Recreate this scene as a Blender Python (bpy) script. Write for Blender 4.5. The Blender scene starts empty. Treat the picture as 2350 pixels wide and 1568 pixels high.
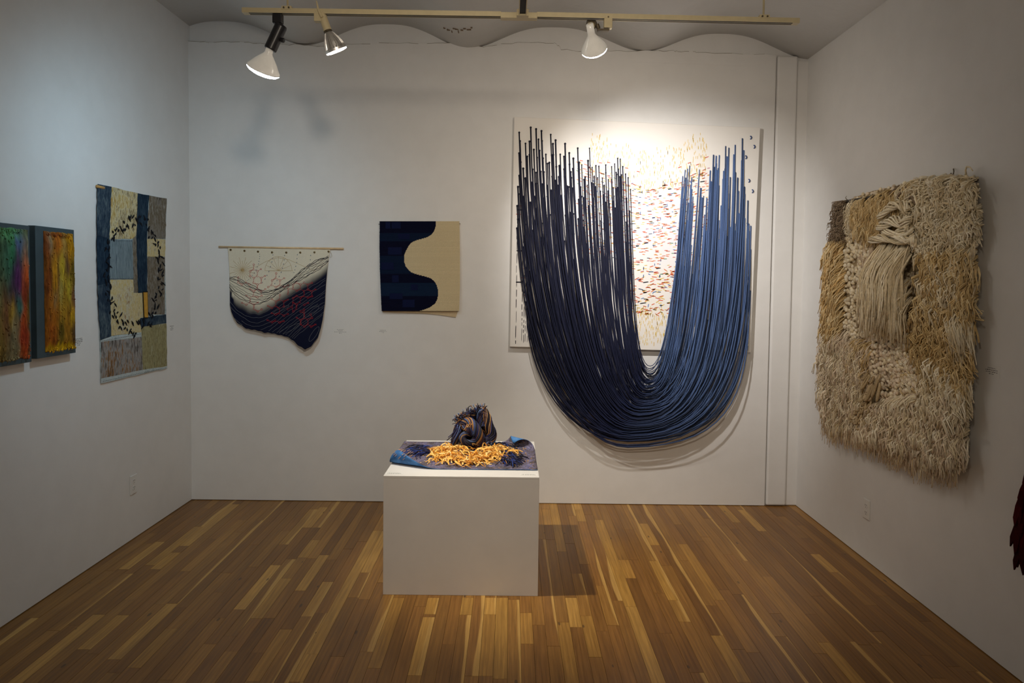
import bpy, math, random
from math import sin, cos, pi, exp, sqrt, floor
from mathutils import Vector, Matrix, noise as mnoise

random.seed(11)
C = bpy.context.scene.collection
SC = bpy.context.scene

# ------------------------------------------------------------------ camera
YAW, PITCH, ROLL, SHIFT_PX, FPX = .0017, -.0406, .0112, -74.2, 1567.0
XL, XR, AL, AR, D, HL, HR = -2.2857, 2.0787, -.0086, .0033, 4.8672, 3.3623, 3.188
EYE = Vector((0, 0, 1.6))
FWD = Vector((sin(YAW)*cos(PITCH), cos(YAW)*cos(PITCH), sin(PITCH)))
_r = Vector((cos(YAW), -sin(YAW), 0)); _u = _r.cross(FWD)
RGT = _r*cos(ROLL) + _u*sin(ROLL); UPV = -_r*sin(ROLL) + _u*cos(ROLL)
cam = bpy.data.cameras.new('camera')
cam.sensor_fit = 'HORIZONTAL'; cam.sensor_width = 36.0
cam.lens = FPX/2350*36; cam.shift_y = SHIFT_PX/2350; cam.clip_start = .05
cam_o = bpy.data.objects.new('camera', cam); C.objects.link(cam_o)
m = Matrix((RGT, UPV, -FWD)).transposed().to_4x4(); m.translation = EYE
cam_o.matrix_world = m
SC.camera = cam_o

# ------------------------------------------------------------------ light and exposure
SC.view_settings.view_transform = 'Standard'
SC.view_settings.look = 'None'
SC.view_settings.gamma = 1.0
SC.view_settings.exposure = -0.08
SC.view_settings.use_curve_mapping = False
world = bpy.data.worlds.new('gallery_ambient'); SC.world = world
world.use_nodes = True
world.node_tree.nodes['Background'].inputs[0].default_value = (1.0, .87, .72, 1)
world.node_tree.nodes['Background'].inputs[1].default_value = .42

def spot(name, loc, aim, watts, color, deg, blend, rad):
    l = bpy.data.lights.new(name, 'SPOT')
    l.energy = watts; l.color = color; l.spot_size = math.radians(deg); l.spot_blend = blend
    l.shadow_soft_size = rad
    o = bpy.data.objects.new(name, l); C.objects.link(o)
    o.location = loc
    o.rotation_euler = (Vector(aim)-Vector(loc)).to_track_quat('-Z', 'Y').to_euler()
    return o
AX_COOL = Vector((-.42, .34, -.84)).normalized()
AX_PAR = Vector((.36, .32, -.87)).normalized()
AX_FLOOD = Vector((.26, .76, -.60)).normalized()
COOL_P = Vector((-1.265, 3.29, 2.545)); PAR_P = Vector((-.855, 3.33, 2.655)); FLOOD_P = Vector((.40, 3.40, 2.655))
spot('cool_flood_light', COOL_P + AX_COOL*.03, (-2.2, 4.2, 1.55), 21, (.52, .79, 1.0), 150, 1.0, .045)
spot('pedestal_spot_light', PAR_P + AX_PAR*.03, (.03, 3.80, .612), 180, (1.0, .91, .77), 56, .9, .03)
spot('panel_spot_light', FLOOD_P + AX_FLOOD*.03, (.97, 4.82, 1.88), 150, (1.0, .97, .95), 82, 1.0, .03)
spot('panel_spill_light', FLOOD_P + AX_FLOOD*.035, FLOOD_P + AX_FLOOD, 20, (1.0, .86, .70), 160, 1.0, .04)

spot('added_fill_light', (.04, .5, 2.82), (.05, 4.5, 1.25), 135, (1.0, .86, .70), 86, 1.0, .12)   # added unseen fill towards the back wall, coned to leave near side walls dimmer

# ------------------------------------------------------------------ helpers
def ray(u, v): return FWD + RGT*((u-1175)/FPX) - UPV*((v-784-SHIFT_PX)/FPX)
def on_y(u, v, y):
    d = ray(u, v); return EYE + d*(y/d.y)
def on_z(u, v, z):
    d = ray(u, v); return EYE + d*((z-1.6)/d.z)

class Frame:
    """a wall's own axes: x to the right along it, y into it, z up; y = 0 is the wall face"""
    def __init__(s, wall, u, v):
        s.wall = wall
        w = s.hit(u, v, 0)
        ang = {'back': 0, 'left': pi/2-.0086, 'right': -pi/2+.0033}[wall]
        s.ang = ang; s.o = w
        s.inv = (Matrix.Translation(w) @ Matrix.Rotation(ang, 4, 'Z')).inverted()
    def hit(s, u, v, off):
        d = ray(u, v)
        if s.wall == 'back': return EYE + d*((D-off)/d.y)
        if s.wall == 'left': return EYE + d*((XL+off+AL*D)/(d.x+AL*d.y))
        return EYE + d*((XR-off+AR*D)/(d.x+AR*d.y))
    def px(s, u, v, off=0.0): return s.inv @ s.hit(u, v, off)
    def empty(s, name): return empty(name, s.o, s.ang)

def empty(name, loc, rz=0):
    o = bpy.data.objects.new(name, None); C.objects.link(o)
    o.empty_display_size = .1
    o.location = loc; o.rotation_euler = (0, 0, rz); return o
def tag(o, label=None, cat=None, group=None, kind=None):
    if label: o['label'] = label
    if cat: o['category'] = cat
    if group: o['group'] = group
    if kind: o['kind'] = kind
    return o

def lin(r, g, b):
    f = lambda c: (c/255/12.92) if c/255 <= .04045 else ((c/255+.055)/1.055)**2.4
    return (f(r), f(g), f(b))

class MB:
    def __init__(s): s.v = []; s.f = []; s.c = []; s.m = []; s.mi = 0
    def add(s, vs, fs, col=None):
        b = len(s.v)
        s.v += [tuple(p) for p in vs]
        s.f += [tuple(i+b for i in f) for f in fs]; s.m += [s.mi]*len(fs)
        if col is None: col = (1, 1, 1)
        if isinstance(col, list): s.c += col
        else: s.c += [col]*len(vs)
        return s
    def box(s, x0, x1, y0, y1, z0, z1, col=None):
        vs = [(x, y, z) for x in (x0, x1) for y in (y0, y1) for z in (z0, z1)]
        return s.add(vs, [(0, 1, 3, 2), (4, 6, 7, 5), (0, 4, 5, 1), (2, 3, 7, 6), (0, 2, 6, 4), (1, 5, 7, 3)], col)
    def tube(s, pts, r, n=6, col=None, cap=True, flat=1.0):
        pts = [Vector(p) for p in pts]; k = len(pts)
        rr = r if isinstance(r, (list, tuple)) else [r]*k
        vs = []; cs = []
        t0 = (pts[1]-pts[0]).normalized()
        ref = Vector((0, 0, 1)) if abs(t0.z) < .9 else Vector((0, 1, 0))
        a = t0.cross(ref).normalized()
        for i in range(k):
            t = (pts[min(i+1, k-1)]-pts[max(i-1, 0)])
            if t.length < 1e-9: t = t0
            t = t.normalized()
            a = (a - t*a.dot(t))
            a = a.normalized() if a.length > 1e-6 else t.orthogonal().normalized()
            b = t.cross(a)
            for j in range(n):
                q = 2*pi*j/n
                vs.append(pts[i] + a*(cos(q)*rr[i]) + b*(sin(q)*rr[i]*flat))
                cs.append(col[i] if isinstance(col, list) else (col or (1, 1, 1)))
        fs = [(i*n+j, i*n+(j+1) % n, (i+1)*n+(j+1) % n, (i+1)*n+j) for i in range(k-1) for j in range(n)]
        if cap: fs += [tuple(range(n-1, -1, -1)), tuple((k-1)*n+j for j in range(n))]
        return s.add(vs, fs, cs)
    def ribbon(s, pts, w, nrm, th=.0006, col=None):
        """flat strip of width w along pts, lying across nrm, th thick"""
        pts = [Vector(p) for p in pts]; k = len(pts); vs = []
        for i in range(k):
            t = (pts[min(i+1, k-1)]-pts[max(i-1, 0)]).normalized()
            n_ = nrm(i) if callable(nrm) else Vector(nrm)
            a = t.cross(n_).normalized()*(w/2); h = n_.normalized()*(th/2)
            vs += [pts[i]-a-h, pts[i]+a-h, pts[i]+a+h, pts[i]-a+h]
        fs = []
        for i in range(k-1):
            for j in range(4): fs.append((i*4+j, i*4+(j+1) % 4, i*4+4+(j+1) % 4, i*4+4+j))
        fs += [(3, 2, 1, 0), tuple(4*(k-1)+j for j in range(4))]
        return s.add(vs, fs, col)
    def prism(s, poly, y0, y1, col=None):
        """outline in (x, z), front at y0, back at y1"""
        n = len(poly)
        vs = [(p[0], y0, p[1]) for p in poly] + [(p[0], y1, p[1]) for p in poly]
        area = sum(poly[i][0]*poly[(i+1) % n][1]-poly[(i+1) % n][0]*poly[i][1] for i in range(n))
        fr = tuple(range(n)) if area > 0 else tuple(range(n-1, -1, -1))
        fs = [fr, tuple(i+n for i in reversed(fr))]
        for i in range(n):
            q = (i, i+n, (i+1) % n+n, (i+1) % n)
            fs.append(q if area > 0 else q[::-1])
        return s.add(vs, fs, col)
    def lathe(s, prof, org, axis, n=24, col=None, wav=None):
        axis = Vector(axis).normalized(); a = axis.orthogonal().normalized(); b = axis.cross(a)
        vs = []; org = Vector(org); k = len(prof)
        for i, (r, h) in enumerate(prof):
            for j in range(n):
                q = 2*pi*j/n; r2 = r*(wav(i, j) if wav else 1)
                vs.append(org + axis*h + a*(cos(q)*r2) + b*(sin(q)*r2))
        fs = [(i*n+j, i*n+(j+1) % n, (i+1)*n+(j+1) % n, (i+1)*n+j) for i in range(k-1) for j in range(n)]
        fs += [tuple(range(n-1, -1, -1)), tuple((k-1)*n+j for j in range(n))]
        return s.add(vs, fs, col)
    def ball(s, c, r, col=None, n=6, sq=(1, 1, 1)):
        c = Vector(c); vs = [c+Vector((0, 0, r*sq[2]))]; h = max(3, n//2+1)
        for i in range(1, h):
            for j in range(n):
                a = pi*i/h; q = 2*pi*j/n
                vs.append(c+Vector((sin(a)*cos(q)*r*sq[0], sin(a)*sin(q)*r*sq[1], cos(a)*r*sq[2])))
        vs.append(c-Vector((0, 0, r*sq[2]))); L = len(vs)-1; fs = []
        for j in range(n):
            fs.append((0, 1+j, 1+(j+1) % n)); fs.append((L, 1+(h-2)*n+(j+1) % n, 1+(h-2)*n+j))
            for i in range(h-2):
                fs.append((1+i*n+j, 1+(i+1)*n+j, 1+(i+1)*n+(j+1) % n, 1+i*n+(j+1) % n))
        return s.add(vs, fs, col)
    def build(s, name, mats, parent=None, smooth=False, bevel=0, kind=None):
        me = bpy.data.meshes.new(name); me.from_pydata(s.v, [], s.f)
        mats = mats if isinstance(mats, (list, tuple)) else [mats]
        for mt in mats: me.materials.append(mt)
        if len(mats) > 1: me.polygons.foreach_set('material_index', s.m)
        ca = me.color_attributes.new('col', 'FLOAT_COLOR', 'POINT')
        ca.data.foreach_set('color', [x for c in s.c for x in (c[0], c[1], c[2], 1.0)])
        if smooth: me.polygons.foreach_set('use_smooth', [True]*len(me.polygons))
        me.update()
        o = bpy.data.objects.new(name, me); C.objects.link(o)
        if parent: o.parent = parent
        if bevel:
            bm = o.modifiers.new('bevel', 'BEVEL'); bm.width = bevel; bm.segments = 2; bm.limit_method = 'ANGLE'
        if kind: o['kind'] = kind
        return o

# ------------------------------------------------------------------ materials
class G:
    def __init__(s, name, rough=.6, spec=.4):
        s.m = bpy.data.materials.new(name); s.m.use_nodes = True
        s.t = s.m.node_tree; s.b = s.t.nodes['Principled BSDF']
        s.b.inputs['Roughness'].default_value = rough
        s.b.inputs['Specular IOR Level'].default_value = spec
    def n(s, typ, **k):
        o = s.t.nodes.new(typ)
        for a, b in k.items(): setattr(o, a, b)
        return o
    def l(s, a, b): s.t.links.new(a, b)
    def coord(s, kind='Object', scale=(1, 1, 1)):
        c = s.n('ShaderNodeTexCoord'); mp = s.n('ShaderNodeMapping')
        mp.inputs['Scale'].default_value = scale
        s.l(c.outputs[kind], mp.inputs[0]); return mp.outputs[0]
    def pos(s, scale=(1, 1, 1)):
        c = s.n('ShaderNodeNewGeometry'); mp = s.n('ShaderNodeMapping')
        mp.inputs['Scale'].default_value = scale
        s.l(c.outputs['Position'], mp.inputs[0]); return mp.outputs[0]
    def noise(s, vec, scale, detail=4, rough=.55, dist=0):
        o = s.n('ShaderNodeTexNoise'); o.inputs['Scale'].default_value = scale
        o.inputs['Detail'].default_value = detail; o.inputs['Roughness'].default_value = rough
        o.inputs['Distortion'].default_value = dist
        s.l(vec, o.inputs['Vector']); return o.outputs['Fac']
    def ramp(s, fac, stops, interp='LINEAR'):
        o = s.n('ShaderNodeValToRGB'); e = o.color_ramp.elements; o.color_ramp.interpolation = interp
        e[0].position, e[0].color = stops[0][0], (*stops[0][1], 1)
        e[1].position, e[1].color = stops[-1][0], (*stops[-1][1], 1)
        for p, c in stops[1:-1]:
            q = e.new(p); q.color = (*c, 1)
        s.l(fac, o.inputs[0]); return o.outputs[0]
    def math(s, op, a, b=None, c=None, clamp=False):
        o = s.n('ShaderNodeMath', operation=op); o.use_clamp = clamp
        for i, x in enumerate((a, b, c)):
            if x is None: continue
            if hasattr(x, 'is_linked'): s.l(x, o.inputs[i])
            else: o.inputs[i].default_value = x
        return o.outputs[0]
    def mix(s, fac, a, b, typ='MIX'):
        o = s.n('ShaderNodeMix', data_type='RGBA', blend_type=typ)
        for i, x in ((0, fac), (6, a), (7, b)):
            if hasattr(x, 'is_linked'): s.l(x, o.inputs[i])
            elif i == 0: o.inputs[0].default_value = x
            else: o.inputs[i].default_value = (*x, 1)
        return o.outputs[2]
    def attr(s, name='col'):
        o = s.n('ShaderNodeAttribute', attribute_name=name); return o.outputs['Color']
    def bump(s, h, strength=.2, dist=.01):
        o = s.n('ShaderNodeBump'); o.inputs['Strength'].default_value = strength
        o.inputs['Distance'].default_value = dist
        s.l(h, o.inputs['Height']); s.l(o.outputs[0], s.b.inputs['Normal'])
    def col(s, x):
        if hasattr(x, 'is_linked'): s.l(x, s.b.inputs['Base Color'])
        else: s.b.inputs['Base Color'].default_value = (*x, 1)
        return s

def plain(name, rgb, rough=.6, spec=.4, metal=0.0, var=.12, scale=40, bump=0.0):
    g = G(name, rough, spec); v = g.coord('Object')
    f = g.noise(v, scale, 3)
    a = tuple(c*(1-var) for c in rgb); b = tuple(min(1, c*(1+var)) for c in rgb)
    g.col(g.ramp(f, [(.3, a), (.7, b)]))
    g.b.inputs['Metallic'].default_value = metal
    if bump: g.bump(f, bump, .003)
    return g.m
def vcol(name, rough=.75, spec=.25, var=.25, scale=120, stretch=(1, 1, 1), bump=.0):
    """colour carried by the mesh (dye, yarn, paint), broken up by fine grain"""
    g = G(name, rough, spec); f = g.noise(g.coord('Object', stretch), scale, 3)
    k = g.ramp(f, [(.25, (1-var,)*3), (.75, (1+var,)*3)])
    g.col(g.mix(1.0, g.attr(), k, 'MULTIPLY'))
    if bump: g.bump(f, bump, .004)
    return g.m

def wall_paint():
    g = G('white_wall_paint', .62, .3); p = g.pos()
    big = g.noise(p, 1.3, 5, .6); fine = g.noise(p, 90, 3); mid = g.noise(p, 9, 4)
    c = g.ramp(big, [(.3, (.735, .725, .70)), (.7, (.785, .775, .755))])
    g.col(g.mix(.12, c, g.ramp(mid, [(.35, (.66, .65, .63)), (.65, (.84, .83, .81))])))
    h = g.math('ADD', g.math('MULTIPLY', fine, .35), mid)
    g.bump(h, .10, .006); return g.m
WALL = wall_paint()
def ceil_paint():
    g = G('white_ceiling_plaster', .75, .2); p = g.pos()
    c = g.noise(p, 2.2, 5, .6)
    g.col(g.ramp(c, [(.3, (.66, .65, .63)), (.7, (.74, .73, .71))]))
    g.bump(g.noise(p, 12, 5, .65), .22, .012); return g.m
CEIL = ceil_paint()
DARK = plain('dark_gap', (.02, .017, .014), .9, .1)
CREAM_METAL = plain('cream_enamel', lin(214, 200, 160), .4, .5, var=.04)
BLACK_METAL = plain('black_enamel', (.012, .012, .015), .38, .5, var=.2)
SLOT = plain('track_slot_black', (.012, .011, .012), .6, .3)
STEEL = plain('brushed_steel', (.72, .71, .68), .38, .5, metal=1.0, var=.1)
BRONZE = plain('dull_bronze', (.12, .095, .06), .45, .5, metal=.6)
BULB_WHITE = plain('frosted_bulb_glass', (.80, .78, .72), .22, .5, var=.03)
_b = BULB_WHITE.node_tree.nodes['Principled BSDF']; _b.inputs['Emission Color'].default_value = (1, .93, .80, 1); _b.inputs['Emission Strength'].default_value = .13
def lamp_lens(name, col, e):
    g = G(name, .3); g.col(col)
    g.b.inputs['Emission Color'].default_value = (*col, 1); g.b.inputs['Emission Strength'].default_value = e
    return g.m
LENS_COOL = lamp_lens('cool_lamp_lens', (.70, .89, 1.0), 48)
LENS_WARM = lamp_lens('warm_lamp_lens', (1.0, .90, .76), 60)
LENS_FLOOD = lamp_lens('flood_lamp_lens', (1.0, .91, .80), 48)

# ------------------------------------------------------------------ room shell
Y0 = -3.6                                            # the room opens into the rest of the gallery behind the camera
xl = lambda y: XL + AL*(D-y)
xr = lambda y: XR + AR*(D-y)
GAP = .004
def slab(name, pts, z0, z1, mat):
    b = MB(); n = len(pts)
    b.add([(p[0], p[1], z0) for p in pts]+[(p[0], p[1], z1) for p in pts],
          [tuple(range(n-1, -1, -1)), tuple(range(n, 2*n))]+[(i, (i+1) % n, (i+1) % n+n, i+n) for i in range(n)])
    return b.build(name, mat)
tag(slab('wall_left', [(xl(D+.15), D+.15), (xl(D+.15)-.15, D+.15), (xl(Y0)-.15, Y0), (xl(Y0), Y0)], GAP, 3.62, WALL), kind='structure')
tag(slab('wall_right', [(xr(D+.15), D+.15), (xr(Y0), Y0), (xr(Y0)+.15, Y0), (xr(D+.15)+.15, D+.15)], GAP, 3.62, WALL), kind='structure')
# the back wall: plasterboard up to a ragged edge, older plaster above it
XC0 = 1.846                                          # where the board stops beside the boxed pipe chase
crack_px = [(437, 94), (480, 98), (520, 95), (560, 97), (600, 99), (650, 101), (700, 104), (735, 106), (790, 101), (870, 98), (960, 100),
            (1040, 98), (1060, 103), (1110, 108), (1150, 100), (1200, 97), (1270, 99), (1283, 104), (1288, 114), (1340, 117), (1420, 116), (1500, 117),
            (1545, 115), (1555, 118), (1590, 117), (1600, 120), (1680, 122), (1780, 127)]
crack = []
for i, (u, v) in enumerate(crack_px):
    p = on_y(u, v, D); crack.append((p.x, p.z))
    if i+1 < len(crack_px):
        for k in (1, 2, 3):
            t = k/4; q = on_y(u+(crack_px[i+1][0]-u)*t, v+(crack_px[i+1][1]-v)*t, D)
            crack.append((q.x, q.z+random.uniform(-.006, .006)))
crack[0] = (xl(D)-.01, crack[0][1]); crack[-1] = (XC0, crack[-1][1])
wb = MB(); wb.prism([(xl(D)-.02, GAP)]+crack+[(XC0, GAP)], D, D+.05)
wb = wb.build('wall_back', WALL); tag(wb, kind='structure')
up = MB(); up.box(xl(D)-.05, xr(D)+.05, D+.022, D+.12, -.02, 3.62); up.build('upper_plaster', WALL, wb)
sh = MB()
for i in range(len(crack)-1):                         # the crack along the board's top edge
    a, b = crack[i], crack[i+1]
    if random.random() < .93 and b[0] < XC0-.02:
        w = random.uniform(.0012, .0032)
        sh.add([(a[0], D-.0006, a[1]-w), (b[0], D-.0006, b[1]-w), (b[0], D-.0006, b[1]), (a[0], D-.0006, a[1]),
                (a[0], D+.004, a[1]-w), (b[0], D+.004, b[1]-w), (b[0], D+.004, b[1]), (a[0], D+.004, a[1])],
               [(0, 1, 2, 3), (0, 4, 5, 1), (3, 2, 6, 7)])
sh.build('board_edge_crack', plain('crack_shadow_filler', (.30, .27, .22), .9, .1), wb)
sm = MB()                                             # taped joints in the plasterboard
for (u0, v0), (u1, v1) in (((1372, 150), (1375, 272)), ((1440, 142), (1585, 147)), ((1590, 147), (1720, 152))):
    a, b = on_y(u0, v0, D), on_y(u1, v1, D); sm.tube([(a.x, D+.0004, a.z), ((a.x+b.x)/2+.001, D+.0003, (a.z+b.z)/2), (b.x, D+.0004, b.z)], .0014, 6)
sm.build('board_joint', WALL, wb)
# boxed pipe chase in the corner
p0, p1 = on_y(1790, 128, D), on_y(1835, 130, D)
ch = MB(); ch.box(XC0+.012, 2.0, D-.004, D+.08, GAP, p0.z)
tag(ch.build('trim_1', WALL, bevel=.012), kind='structure')
cb = MB(); cb.box(2.003, xr(D)+.01, D+.012, D+.08, GAP, p0.z-.03); tag(cb.build('trim_2', WALL, bevel=.004), kind='structure')
# vaulted ceiling: shallow plaster vaults running away from the camera
pk = [on_y(a, b, D) for a, b in ((505, 46), (887, 53), (1270, 60), (1655, 75))]
dp = [on_y(a, b, D) for a, b in ((700, 101), (1075, 109), (1480, 116), (1862, 134))]
keys = [(-2.68, 3.20), (pk[0].x, pk[0].z)]
for i in range(4):
    keys.append((dp[i].x, dp[i].z))
    if i < 3: keys.append((pk[i+1].x, pk[i+1].z))
keys.append((2.75, 3.36))
def ceil_z(x):
    for (xa, za), (xb, zb) in zip(keys, keys[1:]):
        if xa <= x <= xb:
            t = (x-xa)/(xb-xa); top_first = za > zb
            s_ = t if top_first else 1-t             # 0 at the crown, 1 at the springing
            k = .5-.5*cos(pi*s_**1.28)
            return max(za, zb)-abs(za-zb)*k
    return 3.3
cl = MB(); N = 150; x0, x1 = xl(Y0)-.1, xr(D)+.1
vs = []
for i in range(N+1):
    x = x0+(x1-x0)*i/N; z = ceil_z(x)
    vs += [(x, Y0, z), (x, D+.1, z), (x, Y0, 3.66), (x, D+.1, 3.66)]
fs = []
for i in range(N):
    a = i*4; b = a+4
    fs += [(a, a+1, b+1, b), (a+2, b+2, b+3, a+3), (a, b, b+2, a+2), (a+1, a+3, b+3, b+1)]
fs += [(0, 2, 3, 1), (N*4, N*4+1, N*4+3, N*4+2)]
cl.add(vs, fs); cl = tag(cl.build('ceiling', CEIL, smooth=False), kind='structure')
cl.data.polygons.foreach_set('use_smooth', [abs(p.normal.z) > .5 for p in cl.data.polygons])
fk = MB()                                             # flaked paint left by an old fitting
for u, v, w, h in ((1020, 65, 5, 2), (1030, 69, 9, 2), (1037, 73, 2, 4), (1048, 68, 8, 1.5), (1060, 70, 6, 2), (1066, 66, 6, 2), (1076, 69, 10, 2), (1082, 64, 4, 2), (1052, 74, 2, 5), (1042, 66, 6, 1.5)):
    p = on_y(u, v, D-.5)
    for y in (0,):
        # drop the flake onto the ceiling where the ray meets it
        d = ray(u, v); y_ = D-.02
        for _ in range(60):
            q = EYE+d*(y_/d.y)
            if q.z < ceil_z(q.x)-.001: break
            y_ -= .01
        z = ceil_z(q.x)
        fk.box(q.x-w/700, q.x+w/700, y_-h/240, y_+h/240, z-.003, z+.004)
fk.build('flaked_paint', plain('flaked_brown', (.22, .16, .11), .9, .1), cl)
# ------------------------------------------------------------------ oak strip floor
def oak():
    g = G('oak_strip', .36, .45)
    info = g.n('ShaderNodeObjectInfo')
    p = g.n('ShaderNodeNewGeometry').outputs['Position']
    off = g.n('ShaderNodeVectorMath', operation='MULTIPLY_ADD')
    comb = g.n('ShaderNodeCombineXYZ')
    g.l(g.math('MULTIPLY', info.outputs['Random'], 37.0), comb.inputs[0])
    g.l(g.math('MULTIPLY', info.outputs['Random'], 91.0), comb.inputs[1])
    off.inputs[1].default_value = (1, 1, 1); g.l(p, off.inputs[0]); g.l(comb.outputs[0], off.inputs[2])
    def st(sc):
        mp = g.n('ShaderNodeMapping'); mp.inputs['Scale'].default_value = sc; g.l(off.outputs[0], mp.inputs[0]); return mp.outputs[0]
    fine = g.noise(st((160, 5, 1)), 1.0, 4, .6)
    rings = g.n('ShaderNodeTexWave', wave_type='BANDS', bands_direction='X'); rings.inputs['Scale'].default_value = 1.0
    rings.inputs['Distortion'].default_value = 11.0; rings.inputs['Detail'].default_value = 2.0; rings.inputs['Detail Scale'].default_value = .55
    g.l(st((15, 1.3, 1)), rings.inputs['Vector'])
    blot = g.noise(st((14, 2.2, 1)), 1.0, 3)
    base = info.outputs['Color']
    k = g.ramp(fine, [(.28, (.68, .65, .60)), (.72, (1.16, 1.16, 1.14))])
    c = g.mix(1.0, base, k, 'MULTIPLY')
    c = g.mix(1.0, c, g.ramp(rings.outputs['Fac'], [(0, (.90, .88, .84)), (1, (1.05, 1.05, 1.05))]), 'MULTIPLY')
    c = g.mix(1.0, c, g.ramp(blot, [(.3, (.80, .77, .72)), (.6, (1.05, 1.05, 1.04))]), 'MULTIPLY')
    # pale sapwood down one edge of some strips, its border wandering
    ob = g.n('ShaderNodeTexCoord').outputs['Object']; sx = g.n('ShaderNodeSeparateXYZ'); g.l(ob, sx.inputs[0])
    wob = g.noise(st((1, 1.1, 1)), 1.0, 1)
    e = g.math('ADD', sx.outputs[0], g.math('MULTIPLY', g.math('SUBTRACT', wob, .5), 1.6))
    has = g.math('GREATER_THAN', info.outputs['Random'], .84)
    sap = g.math('MULTIPLY', g.math('MULTIPLY_ADD', e, 9.0, -2.2, clamp=True), has)
    c = g.mix(sap, c, g.mix(1.0, lin(196, 154, 84), k, 'MULTIPLY'))
    knot = g.n('ShaderNodeTexVoronoi'); knot.inputs['Scale'].default_value = 1.0; g.l(st((11, 4.0, 1)), knot.inputs['Vector'])
    kn = g.math('MULTIPLY', g.math('LESS_THAN', knot.outputs['Distance'], .07), .7)
    c = g.mix(kn, c, (.055, .03, .014))
    g.col(c)
    g.l(g.ramp(fine, [(.3, (.30,)*3), (.7, (.44,)*3)]), g.b.inputs['Roughness'])
    g.bump(fine, .08, .002)
    return g.m
OAK = oak()
BW = .0578
fl = slab('floor', [(xl(Y0)-.1, Y0), (xr(Y0)+.1, Y0), (xr(D)+.1, D+.1), (xl(D)-.1, D+.1)], -.06, -.012, DARK)
tag(fl, kind='structure')
um = MB(); um.box(-.5, .5, -.5, .5, -.5, .5); unit = bpy.data.meshes.new('floor_board')
unit.from_pydata(um.v, [], um.f); unit.materials.append(OAK); unit.update()
light_px = []                                         # paler strips, as seen: ends of each
k = .383
for a in ((1185, 285, 860, 515), (1420, 150, 1120, 400), (1065, 440, 955, 540), (1660, 515, 1405, 780), (1725, 595, 1510, 835), (1900, 365, 1835, 470),
          (1955, 455, 1775, 668), (1985, 615, 1820, 822), (930, 375, 720, 540), (730, 815, 480, 1020), (1710, 900, 1450, 1210), (1890, 1048, 1800, 1215),
          (2285, 310, 2190, 560), (1930, 168, 1850, 290), (1035, 745, 700, 1080), (1045, 895, 760, 1130)):
    light_px.append((a[0]*k, 1100+a[1]*k, a[2]*k, 1100+a[3]*k))
k = .3303
for a in ((845, 975, 846, 1085), (847, 1092, 825, 1520), (932, 975, 925, 1540), (690, 975, 690, 1095), (440, 975, 410, 1090), (425, 1110, 320, 1515), (125, 975, 50, 1465),
          (1410, 975, 1465, 1180), (1540, 1102, 1595, 1388), (1720, 712, 1790, 840), (1870, 460, 1945, 610), (1465, 365, 1480, 445), (1100, 1080, 1112, 1295), (1200, 360, 1225, 470)):
    light_px.append((850+a[0]*k, 1050+a[1]*k, 850+a[2]*k, 1050+a[3]*k))
k = .3617
for a in ((205, 412, 455, 768), (590, 195, 680, 330), (1010, 475, 1100, 590), (165, 768, 185, 905), (440, 992, 560, 1290)):
    light_px.append((1500+a[0]*k, 1100+a[1]*k, 1500+a[2]*k, 1100+a[3]*k))
cols = {}
XB = -2.31
for u0, v0, u1, v1 in light_px:
    a, b = on_z(u0, v0, 0), on_z(u1, v1, 0)
    ci = floor(((a.x+b.x)/2-XB)/BW); cols.setdefault(ci, []).append((b.y, a.y))
def tone(light):
    if light: c = random.choice([lin(182, 138, 66), lin(172, 128, 60), lin(190, 146, 74)])
    else: c = random.choice([lin(144, 102, 46), lin(150, 107, 48), lin(139, 97, 42), lin(147, 103, 48), lin(132, 91, 39), lin(160, 116, 54), lin(142, 99, 44), lin(155, 112, 52)])
    f = random.uniform(.92, 1.08); return (c[0]*f, c[1]*f, c[2]*f, 1)
seen = []; rest = MB()
ncol = int((xr(2)-XB)/BW)+2
YE = D+.03
for ci in range(ncol):
    x = XB+(ci+.5)*BW
    if x+BW/2 < xl(D)-.02 or x-BW/2 > xr(2.6)+.02: continue
    fixed = sorted(t for t in cols.get(ci, []) if t[1]-t[0] > .1)
    segs = []; y = 2.30-random.uniform(0, .5)
    while y < YE:
        nx = next((t for t in fixed if t[1] > y+.02), None)
        if nx and nx[0] <= y+.02:
            segs.append((y, min(nx[1], YE), True)); y = nx[1]; fixed.remove(nx); continue
        e = y+random.choice([.45, .6, .75, .9, 1.1, 1.3])*random.uniform(.85, 1.2)
        if nx and e > nx[0]-.2: e = nx[0]
        if YE-e < .2: e = YE
        segs.append((y, min(e, YE), random.random() < .07)); y = e
    for a, b, li in segs:
        vis = b > 2.6 and not (x < xl(3) and b < 3.0)
        seen.append((a, b, x, li))
seen.sort(key=lambda t: -(t[1]-max(t[0], 2.6))/((t[0]+t[1])/2)**2)
for i, (a, b, x, li) in enumerate(seen):
    if i < 300:
        o = bpy.data.objects.new('floor_board', unit); C.objects.link(o); o.parent = fl
        o.location = (x, (a+b)/2, -.006-random.uniform(0, .0006)); o.scale = (BW-.0011, b-a-.0012, .012)
        o.color = tone(li)
    else: rest.box(x-BW/2+.0005, x+BW/2-.0005, a+.0006, b-.0006, -.012, -.0003)
if len(seen) > 300:
    o = rest.build('far_floor_boards', OAK, fl, kind='stuff'); o.color = (*lin(140, 95, 48), 1)
near = MB()                                            # the rest of the floor towards and behind the camera
for ci in range(ncol):
    x = XB+(ci+.5)*BW; y = Y0
    near.box(x-BW/2+.0005, x+BW/2-.0005, Y0, 1.78, -.012, 0)
o = near.build('floor_boards_behind', OAK, fl, kind='stuff'); o.color = (*lin(140, 95, 48), 1)

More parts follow.
